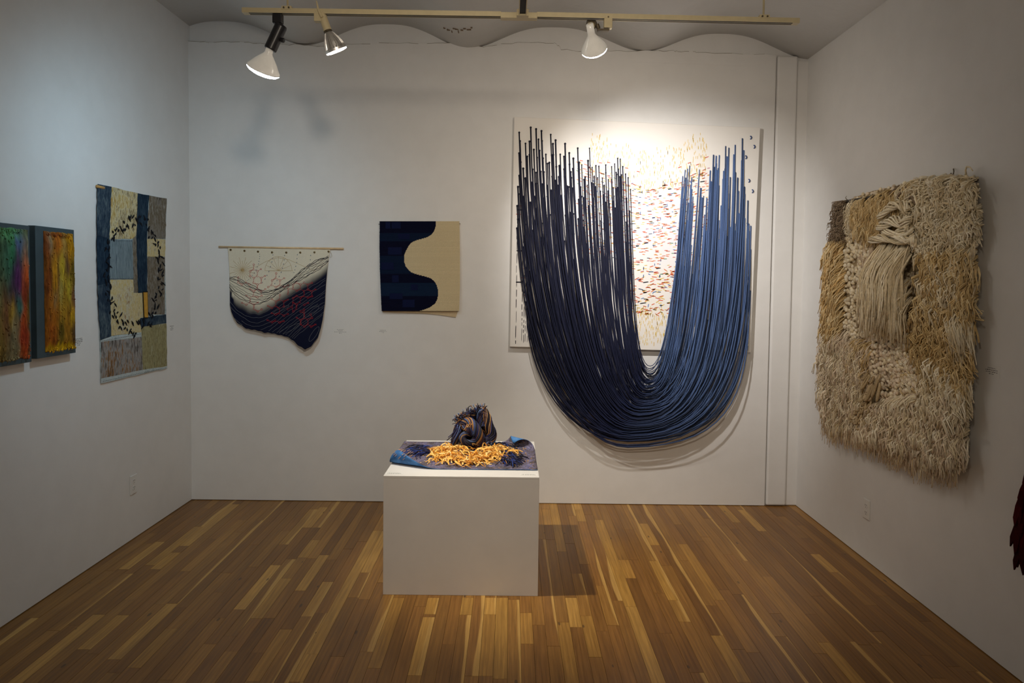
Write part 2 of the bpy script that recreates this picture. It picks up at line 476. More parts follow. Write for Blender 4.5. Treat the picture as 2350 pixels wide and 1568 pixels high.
# ------------------------------------------------------------------ lighting track
TY = 3.30
tr = empty('lighting_track', (0, TY, 2.86)); tag(tr, 'cream lighting track hung from the ceiling on two stems', 'lighting track')
def rail(x0, x1, za, zb):
    b = MB(); w, h = .017, .024
    def sec(y0, y1, z0, z1, mi):
        b.mi = mi
        vs = []
        for x, z in ((x0, za), (x1, zb)): vs += [(x, y0, z+z0), (x, y1, z+z0), (x, y1, z+z1), (x, y0, z+z1)]
        b.add(vs, [(0, 1, 2, 3), (7, 6, 5, 4), (0, 4, 5, 1), (1, 5, 6, 2), (2, 6, 7, 3), (3, 7, 4, 0)])
    sec(-w, w, .003, h, 0); sec(-w, -w+.004, .0016, .003, 0); sec(w-.004, w, .0016, .003, 0)
    sec(-.0025, .0025, .0016, .003, 0)
    sec(-w+.004, -.0025, .0018, .003, 1); sec(.0025, w-.004, .0018, .003, 1)
    b.mi = 1
    return b
zt = lambda u, v: on_y(u, v, TY)
a, b_, c_, d_ = zt(558, 32), zt(1150, 41), zt(1232, 42), zt(1832, 56)
rail(a.x, b_.x, a.z-2.86, b_.z-2.86).build('rail', [CREAM_METAL, SLOT], tr)
rail(c_.x, d_.x, c_.z-2.86, d_.z-2.86).build('rail', [CREAM_METAL, SLOT], tr)
zc = (b_.z+c_.z)/2-2.86
jn = MB(); jn.box(b_.x-.002, c_.x+.002, -.019, .019, zc-.006, zc+.021); jn.box(.012, .068, -.05, -.015, zc-.006, zc+.024)
jn.build('connector', CREAM_METAL, tr, bevel=.002)
cr = MB(); cr.mi = 0
cr.box(.022, .058, -2.6, -.045, zc+.004, zc+.026); cr.box(.022, .026, -2.6, -.045, zc-.004, zc+.004); cr.box(.054, .058, -2.6, -.045, zc-.004, zc+.004)
cr.mi = 1; cr.box(.026, .054, -2.6, -.045, zc+.001, zc+.004)
cr.build('cross_rail', [CREAM_METAL, SLOT], tr)
for u, v in ((660, 18), (1752, 38)):
    q = zt(u, v); z = q.z-2.86
    s_ = MB(); s_.tube([(q.x, 0, z-.005), (q.x, 0, ceil_z(q.x)-2.86-.001)], .005, 10, cap=True)
    st_ = s_.build('stem', CREAM_METAL, tr, smooth=True)
    s_ = MB(); s_.box(q.x-.024, q.x+.024, -.019, .019, z-.014, z+.003); cp = s_.build('clamp', CREAM_METAL, tr, bevel=.002)
    for dx in (-.012, .012):
        s_ = MB(); s_.lathe([(.0045, 0), (.0045, .003), (.002, .004)], (q.x+dx, -.019, z-.006), (0, -1, 0), 10)
        s_.build('screw', BRONZE, cp)
    s_ = MB(); s_.lathe([(.035, 0), (.035, .006), (.012, .02), (.006, .022)], (q.x, 0, ceil_z(q.x)-2.86+.003), (0, 0, -1), 20)
    s_.build('ceiling_cup', CREAM_METAL, tr, smooth=False)
for x, z in ((a.x, a.z), (d_.x, d_.z)):
    s_ = MB(); xs = 1 if x < 0 else -1; s_.box(min(x, x+xs*.030), max(x, x+xs*.030), -.0172, .0172, z-2.86+.0008, z-2.86+.0245); s_.build('end_cap', CREAM_METAL, tr, bevel=.001)

def P(u, v, y=TY): return on_y(u, v, y)
MPX = TY/FPX                                            # metres per pixel at the track
# black lamp holder with a large cool reflector bulb
lp = empty('track_spotlight', P(640, 40)); tag(lp, 'black cylindrical track lamp with big white cool-lit reflector bulb', 'spotlight', 'track lamps')
L = lambda u, v, dy=0: P(u, v) - lp.location + Vector((0, dy, 0))
s_ = MB(); q = L(638, 42); s_.box(q.x-.023, q.x+.023, -.016, .016, q.z-.026, q.z+.018); s_.build('track_adapter', BLACK_METAL, lp, bevel=.004)
s_ = MB(); s_.lathe([(.0, -.013), (.014, -.012), (.014, .012), (.0, .013)], L(640, 55), (0, 1, 0), 14); s_.tube([L(638, 46), L(646, 62)], .012, 8); s_.build('knuckle', BLACK_METAL, lp)
A0, A1 = L(646, 58), L(620, 114); ax = (A1-A0).normalized()
s_ = MB(); ln = (A1-A0).length; s_.lathe([(.012, -.004), (.026, 0), (.029, .008), (.029, ln-.004), (.027, ln)], A0, ax, 28)
bd = s_.build('holder', BLACK_METAL, lp, smooth=False)
s_ = MB(); q = L(641, 92); s_.lathe([(.006, 0), (.006, .012), (.011, .013), (.011, .024), (.008, .026)], q, Vector((1, -.25, -.15)), 14); s_.build('knob', BLACK_METAL, lp)
B0 = L(619, 113); e_ = L(600, 160); bx = AX_COOL
bl = (e_-B0).length
prof = [(.018, -.01), (.018, .018), (.022, .026), (.034, .040), (.052, .062), (.066, .084), (.076, bl-.008), (.0785, bl)]
s_ = MB(); s_.lathe(prof, B0, bx, 36); s_.build('bulb', BULB_WHITE, lp, smooth=True)
s_ = MB(); s_.lathe([(.0775, bl-.001), (.077, bl+.004), (.068, bl+.013), (.05, bl+.02), (.026, bl+.024), (.002, bl+.0255)], B0, bx, 36); s_.build('lens', LENS_COOL, lp, smooth=True)
# cream holder with a finned silver lamp
lp = empty('track_spotlight', P(735, 40)); tag(lp, 'small cream track lamp holding a finned silver bulb', 'spotlight', 'track lamps')
s_ = MB(); q = L(733, 36); s_.box(q.x-.022, q.x+.012, -.016, .016, q.z-.030, q.z+.028); s_.tube([L(729, 6, -.02), L(733, 26, -.02), L(742, 44, -.02)], [.0035, .006, .008], 8); s_.build('track_adapter', CREAM_METAL, lp, bevel=.002)
A0, A1 = L(739, 34), L(753, 73); ax = AX_PAR; ln = (A1-A0).length
s_ = MB(); s_.lathe([(.012, -.002), (.019, 0), (.0195, ln)], A0, (A1-A0), 24); s_.build('holder', CREAM_METAL, lp)
s_ = MB(); s_.lathe([(.0205, -.004), (.0205, .004)], A1, (A1-A0), 24); s_.build('collar', BRONZE, lp)
B0 = A1; e_ = L(766, 115); bl = (e_-B0).length
s_ = MB()
def wav(i, j): return 1.0 if i in (0, 5, 6) else (1.0 if j % 4 in (0, 1) else .88)
s_.lathe([(.017, 0), (.024, .010), (.034, .028), (.043, .048), (.049, bl-.022), (.0515, bl-.012), (.0525, bl)], B0, ax, 96, wav=wav)
s_.build('finned_reflector', STEEL, lp)
s_ = MB(); s_.lathe([(.0515, bl-.001), (.050, bl+.004), (.036, bl+.007), (.002, bl+.008)], B0, ax, 32); s_.build('lens', LENS_WARM, lp, smooth=True)
# bare flood bulb on a hinged arm
lp = empty('track_spotlight', P(1395, 45)); tag(lp, 'hinged track lamp with bare white flood bulb aimed at the canvas', 'spotlight', 'track lamps')
s_ = MB(); q = L(1395, 52); s_.box(q.x-.0195, q.x+.0195, -.016, .016, q.z-.028, q.z+.030); s_.build('track_adapter', CREAM_METAL, lp, bevel=.002)
s_ = MB(); s_.lathe([(.003, -.001), (.004, 0), (.004, .002)], L(1395, 42, -.016), (0, -1, 0), 10); s_.build('screw', BRONZE, lp)
s_ = MB(); q = L(1383, 69); s_.box(q.x-.026, q.x+.03, -.012, .012, q.z-.006, q.z+.003); s_.tube([L(1374, 66), L(1370, 56)], .010, 8); s_.build('hinge_arm', BRONZE, lp, bevel=.001)
s_ = MB(); s_.lathe([(.005, -.026), (.018, -.024), (.02, -.01), (.02, .016), (.012, .022)], L(1358, 56), (1, .1, -.05), 20); s_.build('socket', BRONZE, lp)
B0 = L(1358, 62); e_ = L(1363.5, 113); ax = AX_FLOOD
B0 = e_ - ax*.118; bl = .118
s_ = MB(); s_.lathe([(.017, -.012), (.0175, .03), (.019, .042), (.024, .052), (.040, .078), (.053, .098), (.0605, bl-.004), (.062, bl)], B0, ax, 36); s_.build('bulb', BULB_WHITE, lp, smooth=True)
s_ = MB(); s_.tube([L(1358, 58), B0+ax*.0], .017, 14); s_.build('neck', CREAM_METAL, lp, smooth=True)
s_ = MB(); s_.lathe([(.0615, bl-.001), (.0605, bl+.006), (.05, bl+.014), (.03, bl+.019), (.002, bl+.022)], B0, ax, 36); s_.build('lens', LENS_FLOOD, lp, smooth=True)
# ------------------------------------------------------------------ plinth
PZ = .612

PX0, PX1, PY0, PY1 = -.6345, .1535, 3.413, 4.185
PLINTH = plain('white_plinth_paint', (.74, .72, .69), .5, .35, var=.03, scale=6)
pl = empty('plinth', ((PX0+PX1)/2, (PY0+PY1)/2, 0)); tag(pl, 'low square white plinth standing on the oak floor', 'plinth')
hx, hy = (PX1-PX0)/2, (PY1-PY0)/2
s_ = MB(); s_.box(-hx, hx, -hy, hy, 0, PZ-.013); s_.build('body', PLINTH, pl, bevel=.0015)
s_ = MB(); s_.box(-hx, hx, -hy, hy, PZ-.0126, PZ); s_.build('top_panel', PLINTH, pl, bevel=.0015)

# ------------------------------------------------------------------ canvas with cords
fr = Frame('back', 1450, 540)
art = fr.empty('cord_wall_sculpture'); tag(art, 'big white canvas hung with a deep U of navy to blue cords', 'artwork')
TH = .045
def canvas_mat():
    g = G('primed_canvas', .6, .3); v = g.coord('Object')
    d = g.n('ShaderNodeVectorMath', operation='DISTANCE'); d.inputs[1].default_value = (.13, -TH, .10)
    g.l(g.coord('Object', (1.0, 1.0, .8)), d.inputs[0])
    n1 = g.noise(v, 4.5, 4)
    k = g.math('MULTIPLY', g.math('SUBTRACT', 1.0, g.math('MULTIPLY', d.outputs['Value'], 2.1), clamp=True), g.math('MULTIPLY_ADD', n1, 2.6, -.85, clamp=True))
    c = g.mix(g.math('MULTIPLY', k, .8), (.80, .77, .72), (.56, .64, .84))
    g.col(c); g.bump(g.noise(v, 420, 2), .15, .001); return g.m
cx = [fr.px(u, v, TH) for u, v in ((1180, 268), (1745, 293), (1722, 809), (1170, 796))]
X0, X1 = (cx[0].x+cx[3].x)/2, (cx[1].x+cx[2].x)/2; Z1, Z0 = (cx[0].z+cx[1].z)/2, (cx[2].z+cx[3].z)/2
tilt = (cx[1].z-cx[0].z+cx[2].z-cx[3].z)/2/(X1-X0)     # hangs a touch low on the right
s_ = MB(); poly = [(cx[3].x, cx[3].z), (cx[2].x, cx[2].z), (cx[1].x, cx[1].z), (cx[0].x, cx[0].z)]
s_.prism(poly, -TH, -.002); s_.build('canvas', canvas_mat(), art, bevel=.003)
PRINT = vcol('brushed_paint', .6, .3, var=.1)
strokes = {'yellow_dashes': MB(), 'coloured_dashes': MB(), 'ink_lines': MB()}
def stroke(mb, u, v, ln, ang, w, col, lift=.0006):
    """one brushed dash, ends tapered, ln and w in pixels of the photograph at the wall"""
    p = fr.px(u, v, TH); k = D/FPX; L_, W_ = ln*k/2, w*k/2
    ca, sa = cos(ang), -sin(ang)
    q = [(-L_, 0), (-L_*.7, -W_), (L_*.7, -W_*.8), (L_, W_*.2), (L_*.6, W_), (-L_*.7, W_)]
    poly = [(p.x+a*ca-b*sa, p.z+a*sa+b*ca) for a, b in q]
    n = len(poly)
    mb.add([(a, -TH-lift, b) for a, b in poly], [tuple(range(n))], col)
rd = random.Random(5)
YEL = [lin(222, 190, 90), lin(228, 200, 120), lin(214, 178, 80)]
def upper(u):                                          # the V-shaped start of the warm dashes
    return 432-62*min(1, abs(u-1492)/165)**1.1
n_ = 0
while n_ < 420:
    u = rd.uniform(1352, 1622); v = rd.uniform(300, 470)
    top = 352-50*min(1, abs(u-1490)/135)**1.2+rd.uniform(-8, 8)
    if v < top or v > upper(u)+18: continue
    stroke(strokes['yellow_dashes'], u, v, rd.uniform(5, 10), pi/2+rd.uniform(-.08, .08), 1.1, rd.choice(YEL)); n_ += 1
n_ = 0
while n_ < 1250:
    u = rd.uniform(1325, 1640); v = rd.uniform(360, 726)
    if v < upper(u) or (v > 600 and (u < 1440 or u > 1560)): continue
    ang = (u-1490)/165*-.42*(1-(v-400)/330) + rd.uniform(-.18, .18)
    r = rd.random(); big = v > 610
    if r < .50: c = rd.choice([lin(205, 96, 50), lin(214, 120, 62), lin(190, 80, 48)]); ln = rd.uniform(6, 11)
    elif r < .82: c = rd.choice(YEL); ln = rd.uniform(5, 9)
    elif r < .91:
        c = rd.choice([lin(60, 92, 150), lin(92, 124, 178)]); ln = rd.uniform(4, 9)
        if rd.random() < .6: ang += pi/2
    elif r < .96: c = rd.choice([lin(20, 26, 52), lin(28, 40, 84)]); ln = rd.uniform(6, 10)
    elif r < .98: c = lin(70, 130, 84); ln = rd.uniform(6, 9)
    else: c = lin(170, 90, 120); ln = 7
    if big: ang += rd.uniform(-.5, .5)
    stroke(strokes['coloured_dashes'], u, v, ln*(1.25 if big else 1), ang, 1.9 if big else 1.5, c); n_ += 1
for u, v, ln in ((1482, 648, 14), (1476, 696, 16), (1483, 558, 11), (1467, 466, 6), (1463, 565, 8), (1511, 616, 12), (1524, 426, 9), (1515, 450, 7), (1612, 417, 12), (1537, 434, 9), (1480, 672, 9), (1500, 500, 8)):
    stroke(strokes['coloured_dashes'], u, v, ln, -.15, 2.4, rd.choice([lin(20, 24, 40), lin(26, 40, 86)]))
for u, v in ((1622, 361), (1582, 374), (1601, 378), (1616, 390), (1593, 400), (1614, 403), (1560, 384), (1334, 369), (1342, 388), (1378, 374), (1397, 373), (1381, 399), (1396, 404), (1438, 386), (1465, 394)):
    stroke(strokes['coloured_dashes'], u, v, rd.uniform(8, 11), -.35 if u > 1480 else .2, 1.8, lin(200, 84, 46))
for _ in range(170):
    u = rd.uniform(1452, 1542); v = rd.uniform(705, 792)
    stroke(strokes['yellow_dashes'], u, v, rd.uniform(6, 11), pi/2+rd.uniform(-.06, .06), 1.2, rd.choice(YEL))
INK = lin(22, 22, 34)
for u0, top, bot in ((1187, 480, 790), (1201, 545, 785), (1205, 560, 788), (1209, 600, 786), (1213, 640, 787), (1216, 655, 786), (1220, 660, 785)):
    v = top
    while v < bot:
        ln = min(rd.uniform(6, 34), max(3, bot-v)); stroke(strokes['ink_lines'], u0-(v-500)*.014+rd.uniform(-.6, .6), v+ln/2, ln, pi/2+.014, rd.uniform(.9, 1.7), INK); v += ln+rd.uniform(1.5, 4)
for u, v, w in ((1194, 482, 13), (1193, 576, 17), (1191, 648, 16)): stroke(strokes['ink_lines'], u, v, w, .02, 3.2, INK)
for u, v in ((1190, 492), (1207, 617), (1201, 638), (1208, 678), (1198, 473)): stroke(strokes['coloured_dashes'], u, v, 13, .03, 1.7, lin(200, 84, 46))
for u in (1713, 1718, 1721):
    v = 560+(u-1713)*9
    while v < 800:
        ln = rd.uniform(6, 16); stroke(strokes['ink_lines'], u-(v-560)*.02, v+ln/2, ln, pi/2+.02, 1.2, lin(84, 104, 140)); v += ln+rd.uniform(2, 5)
for nm, mb in strokes.items(): mb.build(nm, PRINT, art, kind='stuff')

# the cords: every one leaves a hole on the left, hangs, and comes back up to a hole on the right
CORD = vcol('dyed_cotton_cord', .72, .3, var=.22, scale=260, bump=.25)
LT = [(145, 190), (195, 278), (237, 150), (280, 163), (323, 178), (358, 365), (397, 207), (436, 252), (473, 365), (512, 280), (545, 354), (578, 398), (613, 316), (645, 450), (672, 547), (707, 316),
      (728, 470), (758, 455), (782, 460), (810, 555), (837, 450), (858, 568), (884, 463), (908, 442), (932, 397), (953, 403), (973, 463), (995, 523), (1016, 552)]
RT = [(407, 540), (427, 490), (446, 480), (464, 455), (480, 548), (541, 487), (557, 635), (575, 697), (600, 715), (628, 495), (654, 370), (675, 378), (700, 372), (725, 412), (751, 300), (777, 313),
      (827, 290), (885, 238), (847, 553), (902, 625), (929, 735), (952, 938)]
rc = random.Random(21)
def holes(tops, ox, n, step, jit):
    out = []
    for x, y in tops:
        yy = y
        for k_ in range((4 if x > 890 else n) if ox > 1400 else (n if x < 600 else 7)):
            out.append((ox+(x+(rc.uniform(-jit, jit) if k_ else 0))/3.486, 250+yy/3.486)); yy += rc.uniform(*step)
    return out
HL_ = holes(LT, 1150, 10, (58, 120), 19)
RH_ = holes(RT, 1450, 13, (48, 110), 12)
for _ in range(14): HL_.append((rc.uniform(1206, 1222), rc.uniform(620, 745)))
for _ in range(10): RH_.append((rc.uniform(1712, 1723), rc.uniform(540, 760)))
n_c = min(len(HL_), len(RH_), 300)
HL_ = [h for h in HL_ if h[1] < 775]; RH_ = [h for h in RH_ if h[1] < 790]
HL_.sort(key=lambda h: -h[0]-(h[1]-400)*-.02+rc.uniform(-14, 14)); RH_.sort(key=lambda h: h[0]+rc.uniform(-14, 14))
n_c = min(len(HL_), len(RH_), 299)
li = sorted(rc.sample(range(len(HL_)), n_c)); ri = sorted(rc.sample(range(len(RH_)), n_c))
HL_ = [HL_[i] for i in li]; RH_ = [RH_[i] for i in ri]
NAVY, INDI, BLUE = lin(19, 21, 40), lin(28, 36, 70), lin(76, 99, 142)
def mix3(a, b, t): return tuple(a[i]+(b[i]-a[i])*t for i in range(3))
def bez(p, t):
    a = (1-t)**3; b = 3*t*(1-t)**2; c = 3*t*t*(1-t); d = t**3
    return (a*p[0][0]+b*p[1][0]+c*p[2][0]+d*p[3][0], a*p[0][1]+b*p[1][1]+c*p[2][1]+d*p[3][1])
for i in range(n_c):
    s = i/(n_c-1)
    sj = min(1, max(0, s+rc.uniform(-.05, .05)))
    (xa, ya), (xb_, yb_) = HL_[i], RH_[i]
    bot = 848+166*sj**.62+(13 if s > .985 else 0)+rc.uniform(-3, 3)
    if s < .012: bot -= 3*(3-i)
    bx_, by_ = 1492-52*s, bot
    Lp = [(xa, ya), (xa+8+rc.uniform(-3, 3), ya+.62*(bot-ya)), (1459-146*sj, bot), (bx_, by_)]
    Rp = [(xb_, yb_), (xb_-24*(1-s)-4*s, yb_+.62*(bot-yb_)), (1521+168*sj, bot), (bx_, by_)]
    dep = rc.random()**1.3*.055+.006 + .012*s
    rad = (.0043 if s > .42 else .0031)*rc.uniform(.88, 1.12)
    tone_ = rc.uniform(-.35, .35); dk = rc.random() < .30
    pts = []; cols_ = []; rr = []
    def addp(u, v, d, t):
        q = fr.px(u, v, TH+d); pts.append(q)
        k_ = min(1, max(0, (t-.40+.06*tone_)/.34)); k_ = k_*k_*(3-2*k_)
        c = mix3(NAVY, INDI, min(1, t*1.6)) if k_ <= 0 else mix3(INDI, BLUE, k_)
        f = (1+.30*tone_)*(.5 if dk and k_ > .2 else 1)
        cols_.append(tuple(x*f for x in c)); rr.append(rad)
    wob = rc.uniform(0, 6.28); wa = rc.uniform(.4, 2.2)
    NL = 15
    for j in range(NL+1):
        t = j/NL; u, v = bez(Lp, t); u += wa*sin(wob+t*5)*sin(pi*t)
        addp(u, v, rad*.7+dep*(sin(min(1, t*1.25)*pi/2)), t*.5)
    for j in range(NL-1, -1, -1):
        t = j/NL; u, v = bez(Rp, t); u += wa*sin(wob+2+t*5)*sin(pi*t)
        addp(u, v, rad*.7+dep*(sin(min(1, t*1.25)*pi/2)), 1-t*.5)
    mb = MB()
    rr[0] = rad*1.25; rr[-1] = rad*1.2
    mb.tube([pts[0]+Vector((0, .006, .002))]+pts+[pts[-1]+Vector((0, .006, .002))], [rad*.9]+rr+[rad*.9], 5, [cols_[0]]+cols_+[cols_[-1]])
    mb.ball(pts[0]+Vector((0, -.001, .001)), rad*1.75, cols_[0], 6)
    mb.build('cord', CORD, art, smooth=True)
for u, v in ((1723, 316), (1731, 337), (1712, 361), (1719, 415), (1727, 439), (1715, 516)):
    q = fr.px(u, v, TH); mb = MB()
    mb.tube([q+Vector((-.004, .004, .011)), q+Vector((-.001, -.004, .009)), q+Vector((.003, -.007, 0)), q+Vector((.001, -.004, -.009)), q+Vector((-.003, .004, -.011))], .0042, 6, lin(56, 76, 120))
    mb.build('cord_stub', CORD, art, smooth=True)

# ------------------------------------------------------------------ indigo cloth on a dowel
fr = Frame('back', 640, 571)
cl_ = fr.empty('dyed_cloth_hanging'); tag(cl_, 'cream and indigo dyed cloth with red stitched diagrams hanging from a thin dowel', 'textile')
def cpx(x, y): return 490+x/5.806, 550+y/5.806
bot_pts = [(220, 870), (235, 950), (270, 1040), (310, 1100), (350, 1130), (440, 1190), (520, 1200), (600, 1215), (670, 1240), (760, 1245), (850, 1265), (960, 1290), (1010, 1312), (1060, 1345), (1110, 1395), (1150, 1425),
           (1220, 1462), (1260, 1450), (1300, 1420), (1350, 1360), (1390, 1300), (1430, 1180), (1455, 1060), (1470, 950), (1482, 850)]
def interp(tab, x):
    if x <= tab[0][0]: return tab[0][1]
    for (a, b), (c, d) in zip(tab, tab[1:]):
        if x <= c: return b+(d-b)*(x-a)/(c-a)
    return tab[-1][1]
def cloth_pt(a, b):
    xt, xb = 187+(1558-187)*a, 219+(1484-219)*a
    yt = 92+34*a; yb = interp(bot_pts, xb)+4*sin(a*90)
    bow = -10*sin(pi*b)*(1-2*a)
    return xt+(xb-xt)*b**.8-bow*0.8, yt+(yb-yt)*b
bound = [(200, 690), (235, 745), (300, 820), (400, 880), (500, 925), (600, 935), (680, 905), (760, 860), (850, 800), (930, 745), (1000, 700), (1100, 640), (1250, 560), (1400, 470), (1480, 410), (1560, 330)]
lift = lambda x, y: .010+.045*(max(0, (y-250)/1200))**1.5*(.7+.5*abs(x-850)/650)+.006*sin(x*.011+1)*min(1, y/900)
def cdye(x, y):
    d = y-interp(bound, x)+18*mnoise.noise((x*.012, y*.006, 3))
    soft = 35 if x < 270 else 120
    t = min(1, max(0, (d+soft*.75)/(soft*1.5)))
    t = t*t*(3-2*t)
    if x < 250 and y > 640: t = max(t, min(1, (y-640)/60)*min(1, (262-x)/30))
    return mix3(lin(222, 214, 192), lin(18, 22, 44), t**.8)
NA, NB = 150, 130
s_ = MB(); vs = []; cs = []
sa = [0.5-.5*cos(pi*i/NA)*(.35)-.5*(1-2*i/NA)*.65 for i in range(NA+1)]
for i in range(NA+1):
    for j in range(NB+1):
        x, y = cloth_pt(sa[i], j/NB)
        q = fr.px(*cpx(x, y), lift(x, y)); vs.append(q); cs.append(cdye(x, y))
W_ = NB+1
fs = [(i*W_+j, i*W_+j+1, (i+1)*W_+j+1, (i+1)*W_+j) for i in range(NA) for j in range(NB)]
s_.add(vs, fs, cs)
cm = s_.build('cloth', vcol('dyed_linen', .85, .1, var=.10, scale=300, bump=.25), cl_, smooth=True)
so = cm.modifiers.new('thick', 'SOLIDIFY'); so.thickness = .0018; so.offset = -1
THREAD = vcol('embroidery_thread', .7, .2, var=.15, scale=300)
def inside(x, y):
    a = (x-(187+(219-187)*min(1, max(0, (y-92)/760))))/1.0
    xt = 195+(y-92)*.03; xr_ = 1552-(y-120)*.095
    return xt < x < xr_ and y < interp(bot_pts, x)-14 and y > 110
def thread(mb, pl_, r, col, dash=None):
    run = []; on = True; n = 0
    def flush():
        if len(run) > 1: mb.tube(run, r, 4, col)
        run.clear()
    for x, y in pl_:
        if inside(x, y) and (dash is None or (n//dash) % 2 == 0): run.append(fr.px(*cpx(x, y), lift(x, y)+.0012))
        else: flush()
        n += 1
    flush()
top_line = [(205, 500), (262, 494), (330, 515), (420, 560), (520, 612), (600, 655), (660, 680), (720, 688), (790, 672), (860, 645), (930, 605), (1000, 565), (1080, 490), (1170, 410), (1270, 330), (1400, 262), (1560, 212)]
mb = MB(); rt = random.Random(8)
for k_ in range(9):
    f = [0, .10, .16, .32, .5, .62, .74, .9, 1.0][k_]; ph = rt.uniform(0, 6)
    pts = []; x = 200
    while x < 1560:
        y = interp(top_line, x)*(1-f)+(interp(bound, x)-70)*f+5*sin(x*.03+ph)+4*sin(x*.071+ph*2)
        if k_ in (3, 4) and 560 < x < 700: y += 0
        pts.append((x, y)); x += 12
    thread(mb, pts, .0011 if k_ in (4, 5) else .0015, lin(52, 54, 62) if k_ not in (4, 5) else lin(130, 128, 120))
mb.build('dark_contour_stitching', THREAD, cl_, kind='stuff')
mb = MB()
for k_ in range(15):
    off = 60+k_*52; ph = rt.uniform(0, 6); pts = []; x = 205
    st_x = 205 if k_ % 3 else 300+rt.uniform(0, 300); en_x = 1500 if k_ % 4 else 1200+rt.uniform(0, 200)
    while x < 1520:
        y = interp(bound, x)+off*(1-.15*k_/15)+(k_*7)*sin((x-300)*.0042)+7*sin(x*.017+ph)+3*sin(x*.06+ph)
        if st_x < x < en_x: pts.append((x, y))
        x += 12
    thread(mb, pts, .0010, lin(112, 116, 122))
for cx_, cy_, w, h in ((900, 930, 105, 26), (1300, 960, 100, 60), (1340, 1260, 50, 95), (990, 1200, 160, 40)):
    thread(mb, [(cx_+w*cos(q/20*2*pi)-h*.5*sin(q/20*2*pi), cy_+h*sin(q/20*2*pi)-w*.45*cos(q/20*2*pi)) for q in range(21)], .0010, lin(112, 116, 122))
mb.build('pale_contour_stitching', THREAD, cl_, kind='stuff')
mb = MB()
for tab in (((615, 190), (612, 250), (600, 320), (570, 400), (520, 480), (470, 530), (430, 560)), ((792, 200), (780, 290), (740, 420), (690, 520), (615, 612)), ((947, 205), (935, 320), (905, 430), (850, 540), (790, 622)),
            ((1117, 195), (1110, 300), (1085, 400), (1060, 470)), ((1295, 205), (1285, 320), (1265, 440), (1235, 500))):
    pts = []
    for (a, b), (c, d) in zip(tab, tab[1:]):
        for q in range(8): pts.append((a+(c-a)*q/8, b+(d-b)*q/8))
    thread(mb, pts, .0021, lin(112, 128, 146), dash=2)
mb.build('dashed_meridian_stitching', THREAD, cl_, kind='stuff')
mb = MB(); TAN = lin(196, 170, 122)
for k_ in range(24):
    q = 2*pi*k_/24; r_ = 175 if k_ % 2 else 120
    thread(mb, [(385+t*r_*cos(q)/6, 405+t*r_*sin(q)/6) for t in range(7)], .0009, TAN)
for k_ in range(9):
    q = pi+pi*k_/8; thread(mb, [(865+t*180*cos(q)/6, 415+t*190*sin(q)/6) for t in range(7)], .0008, TAN)
thread(mb, [(865+180*cos(pi+pi*q/24), 415+190*sin(pi+pi*q/24)) for q in range(25)], .0009, TAN)
thread(mb, [(690, 415), (1060, 415)], .0008, TAN); thread(mb, [(560, 370), (700, 290), (860, 240), (1010, 270), (1210, 360), (1350, 420)], .0009, TAN)
mb.build('compass_stitching', THREAD, cl_, kind='stuff')
mols = [['O535,335', 'C535,395', 'O487,425', 'O585,422', 'H630,395', 'C583,485', 'O635,512', 'H685,485', 'H487,485', 'O537,512', 'C533,575', 'O585,600', 'H637,577', 'C583,655', 'O635,690', 'H690,660', 'H487,660', 'O537,690', 'C533,750',
         'H437,748', 'H640,748', 'O587,770', 'C487,778', 'C487,838', 'O437,868', 'H380,843', 'O537,868', 'H590,838', 'C537,925', 'O590,957', 'O640,930'],
        ['O835,450', 'C832,512', 'O780,545', 'O885,545', 'H940,515', 'C775,605', 'O728,633', 'C885,605', 'O830,634', 'O937,632', 'H992,610'],
        ['O328,505', 'C328,570', 'O378,600', 'H432,572', 'O480,600'],
        ['O885,740', 'C880,800', 'O830,825', 'H778,795', 'O937,825', 'H990,800', 'C828,885', 'O778,912', 'H725,885', 'C880,920', 'O937,890', 'C880,980', 'H775,980', 'O828,1000', 'O937,1015', 'H990,992', 'C828,1080', 'O778,1100', 'H720,1075', 'O880,1105', 'H935,1085'],
        ['O1060,600', 'C1107,575', 'O1157,600', 'C1207,575', 'O1255,602', 'O1310,577', 'C1060,655', 'O995,660', 'C995,725', 'O1060,780', 'O1107,682', 'C1157,660', 'C1207,688', 'O1257,665', 'O1308,690', 'H1358,665', 'C1207,750', 'O1160,772', 'O1107,752',
         'O1258,775', 'O1312,755', 'C1155,830', 'O1107,866', 'H1060,840', 'O1209,870', 'H1260,845', 'C1107,915', 'O1042,897', 'C992,930', 'O1062,960'],
        ['O1207,935', 'C1160,960', 'C1210,980', 'O1293,1000', 'C1210,1045', 'O1160,1072', 'H1110,1042', 'C1260,1068', 'O1312,1045', 'C1260,1125', 'O1300,1162', 'H1358,1132', 'O1210,1160', 'H1162,1132']]
mb = MB(); RED = lin(190, 44, 44)
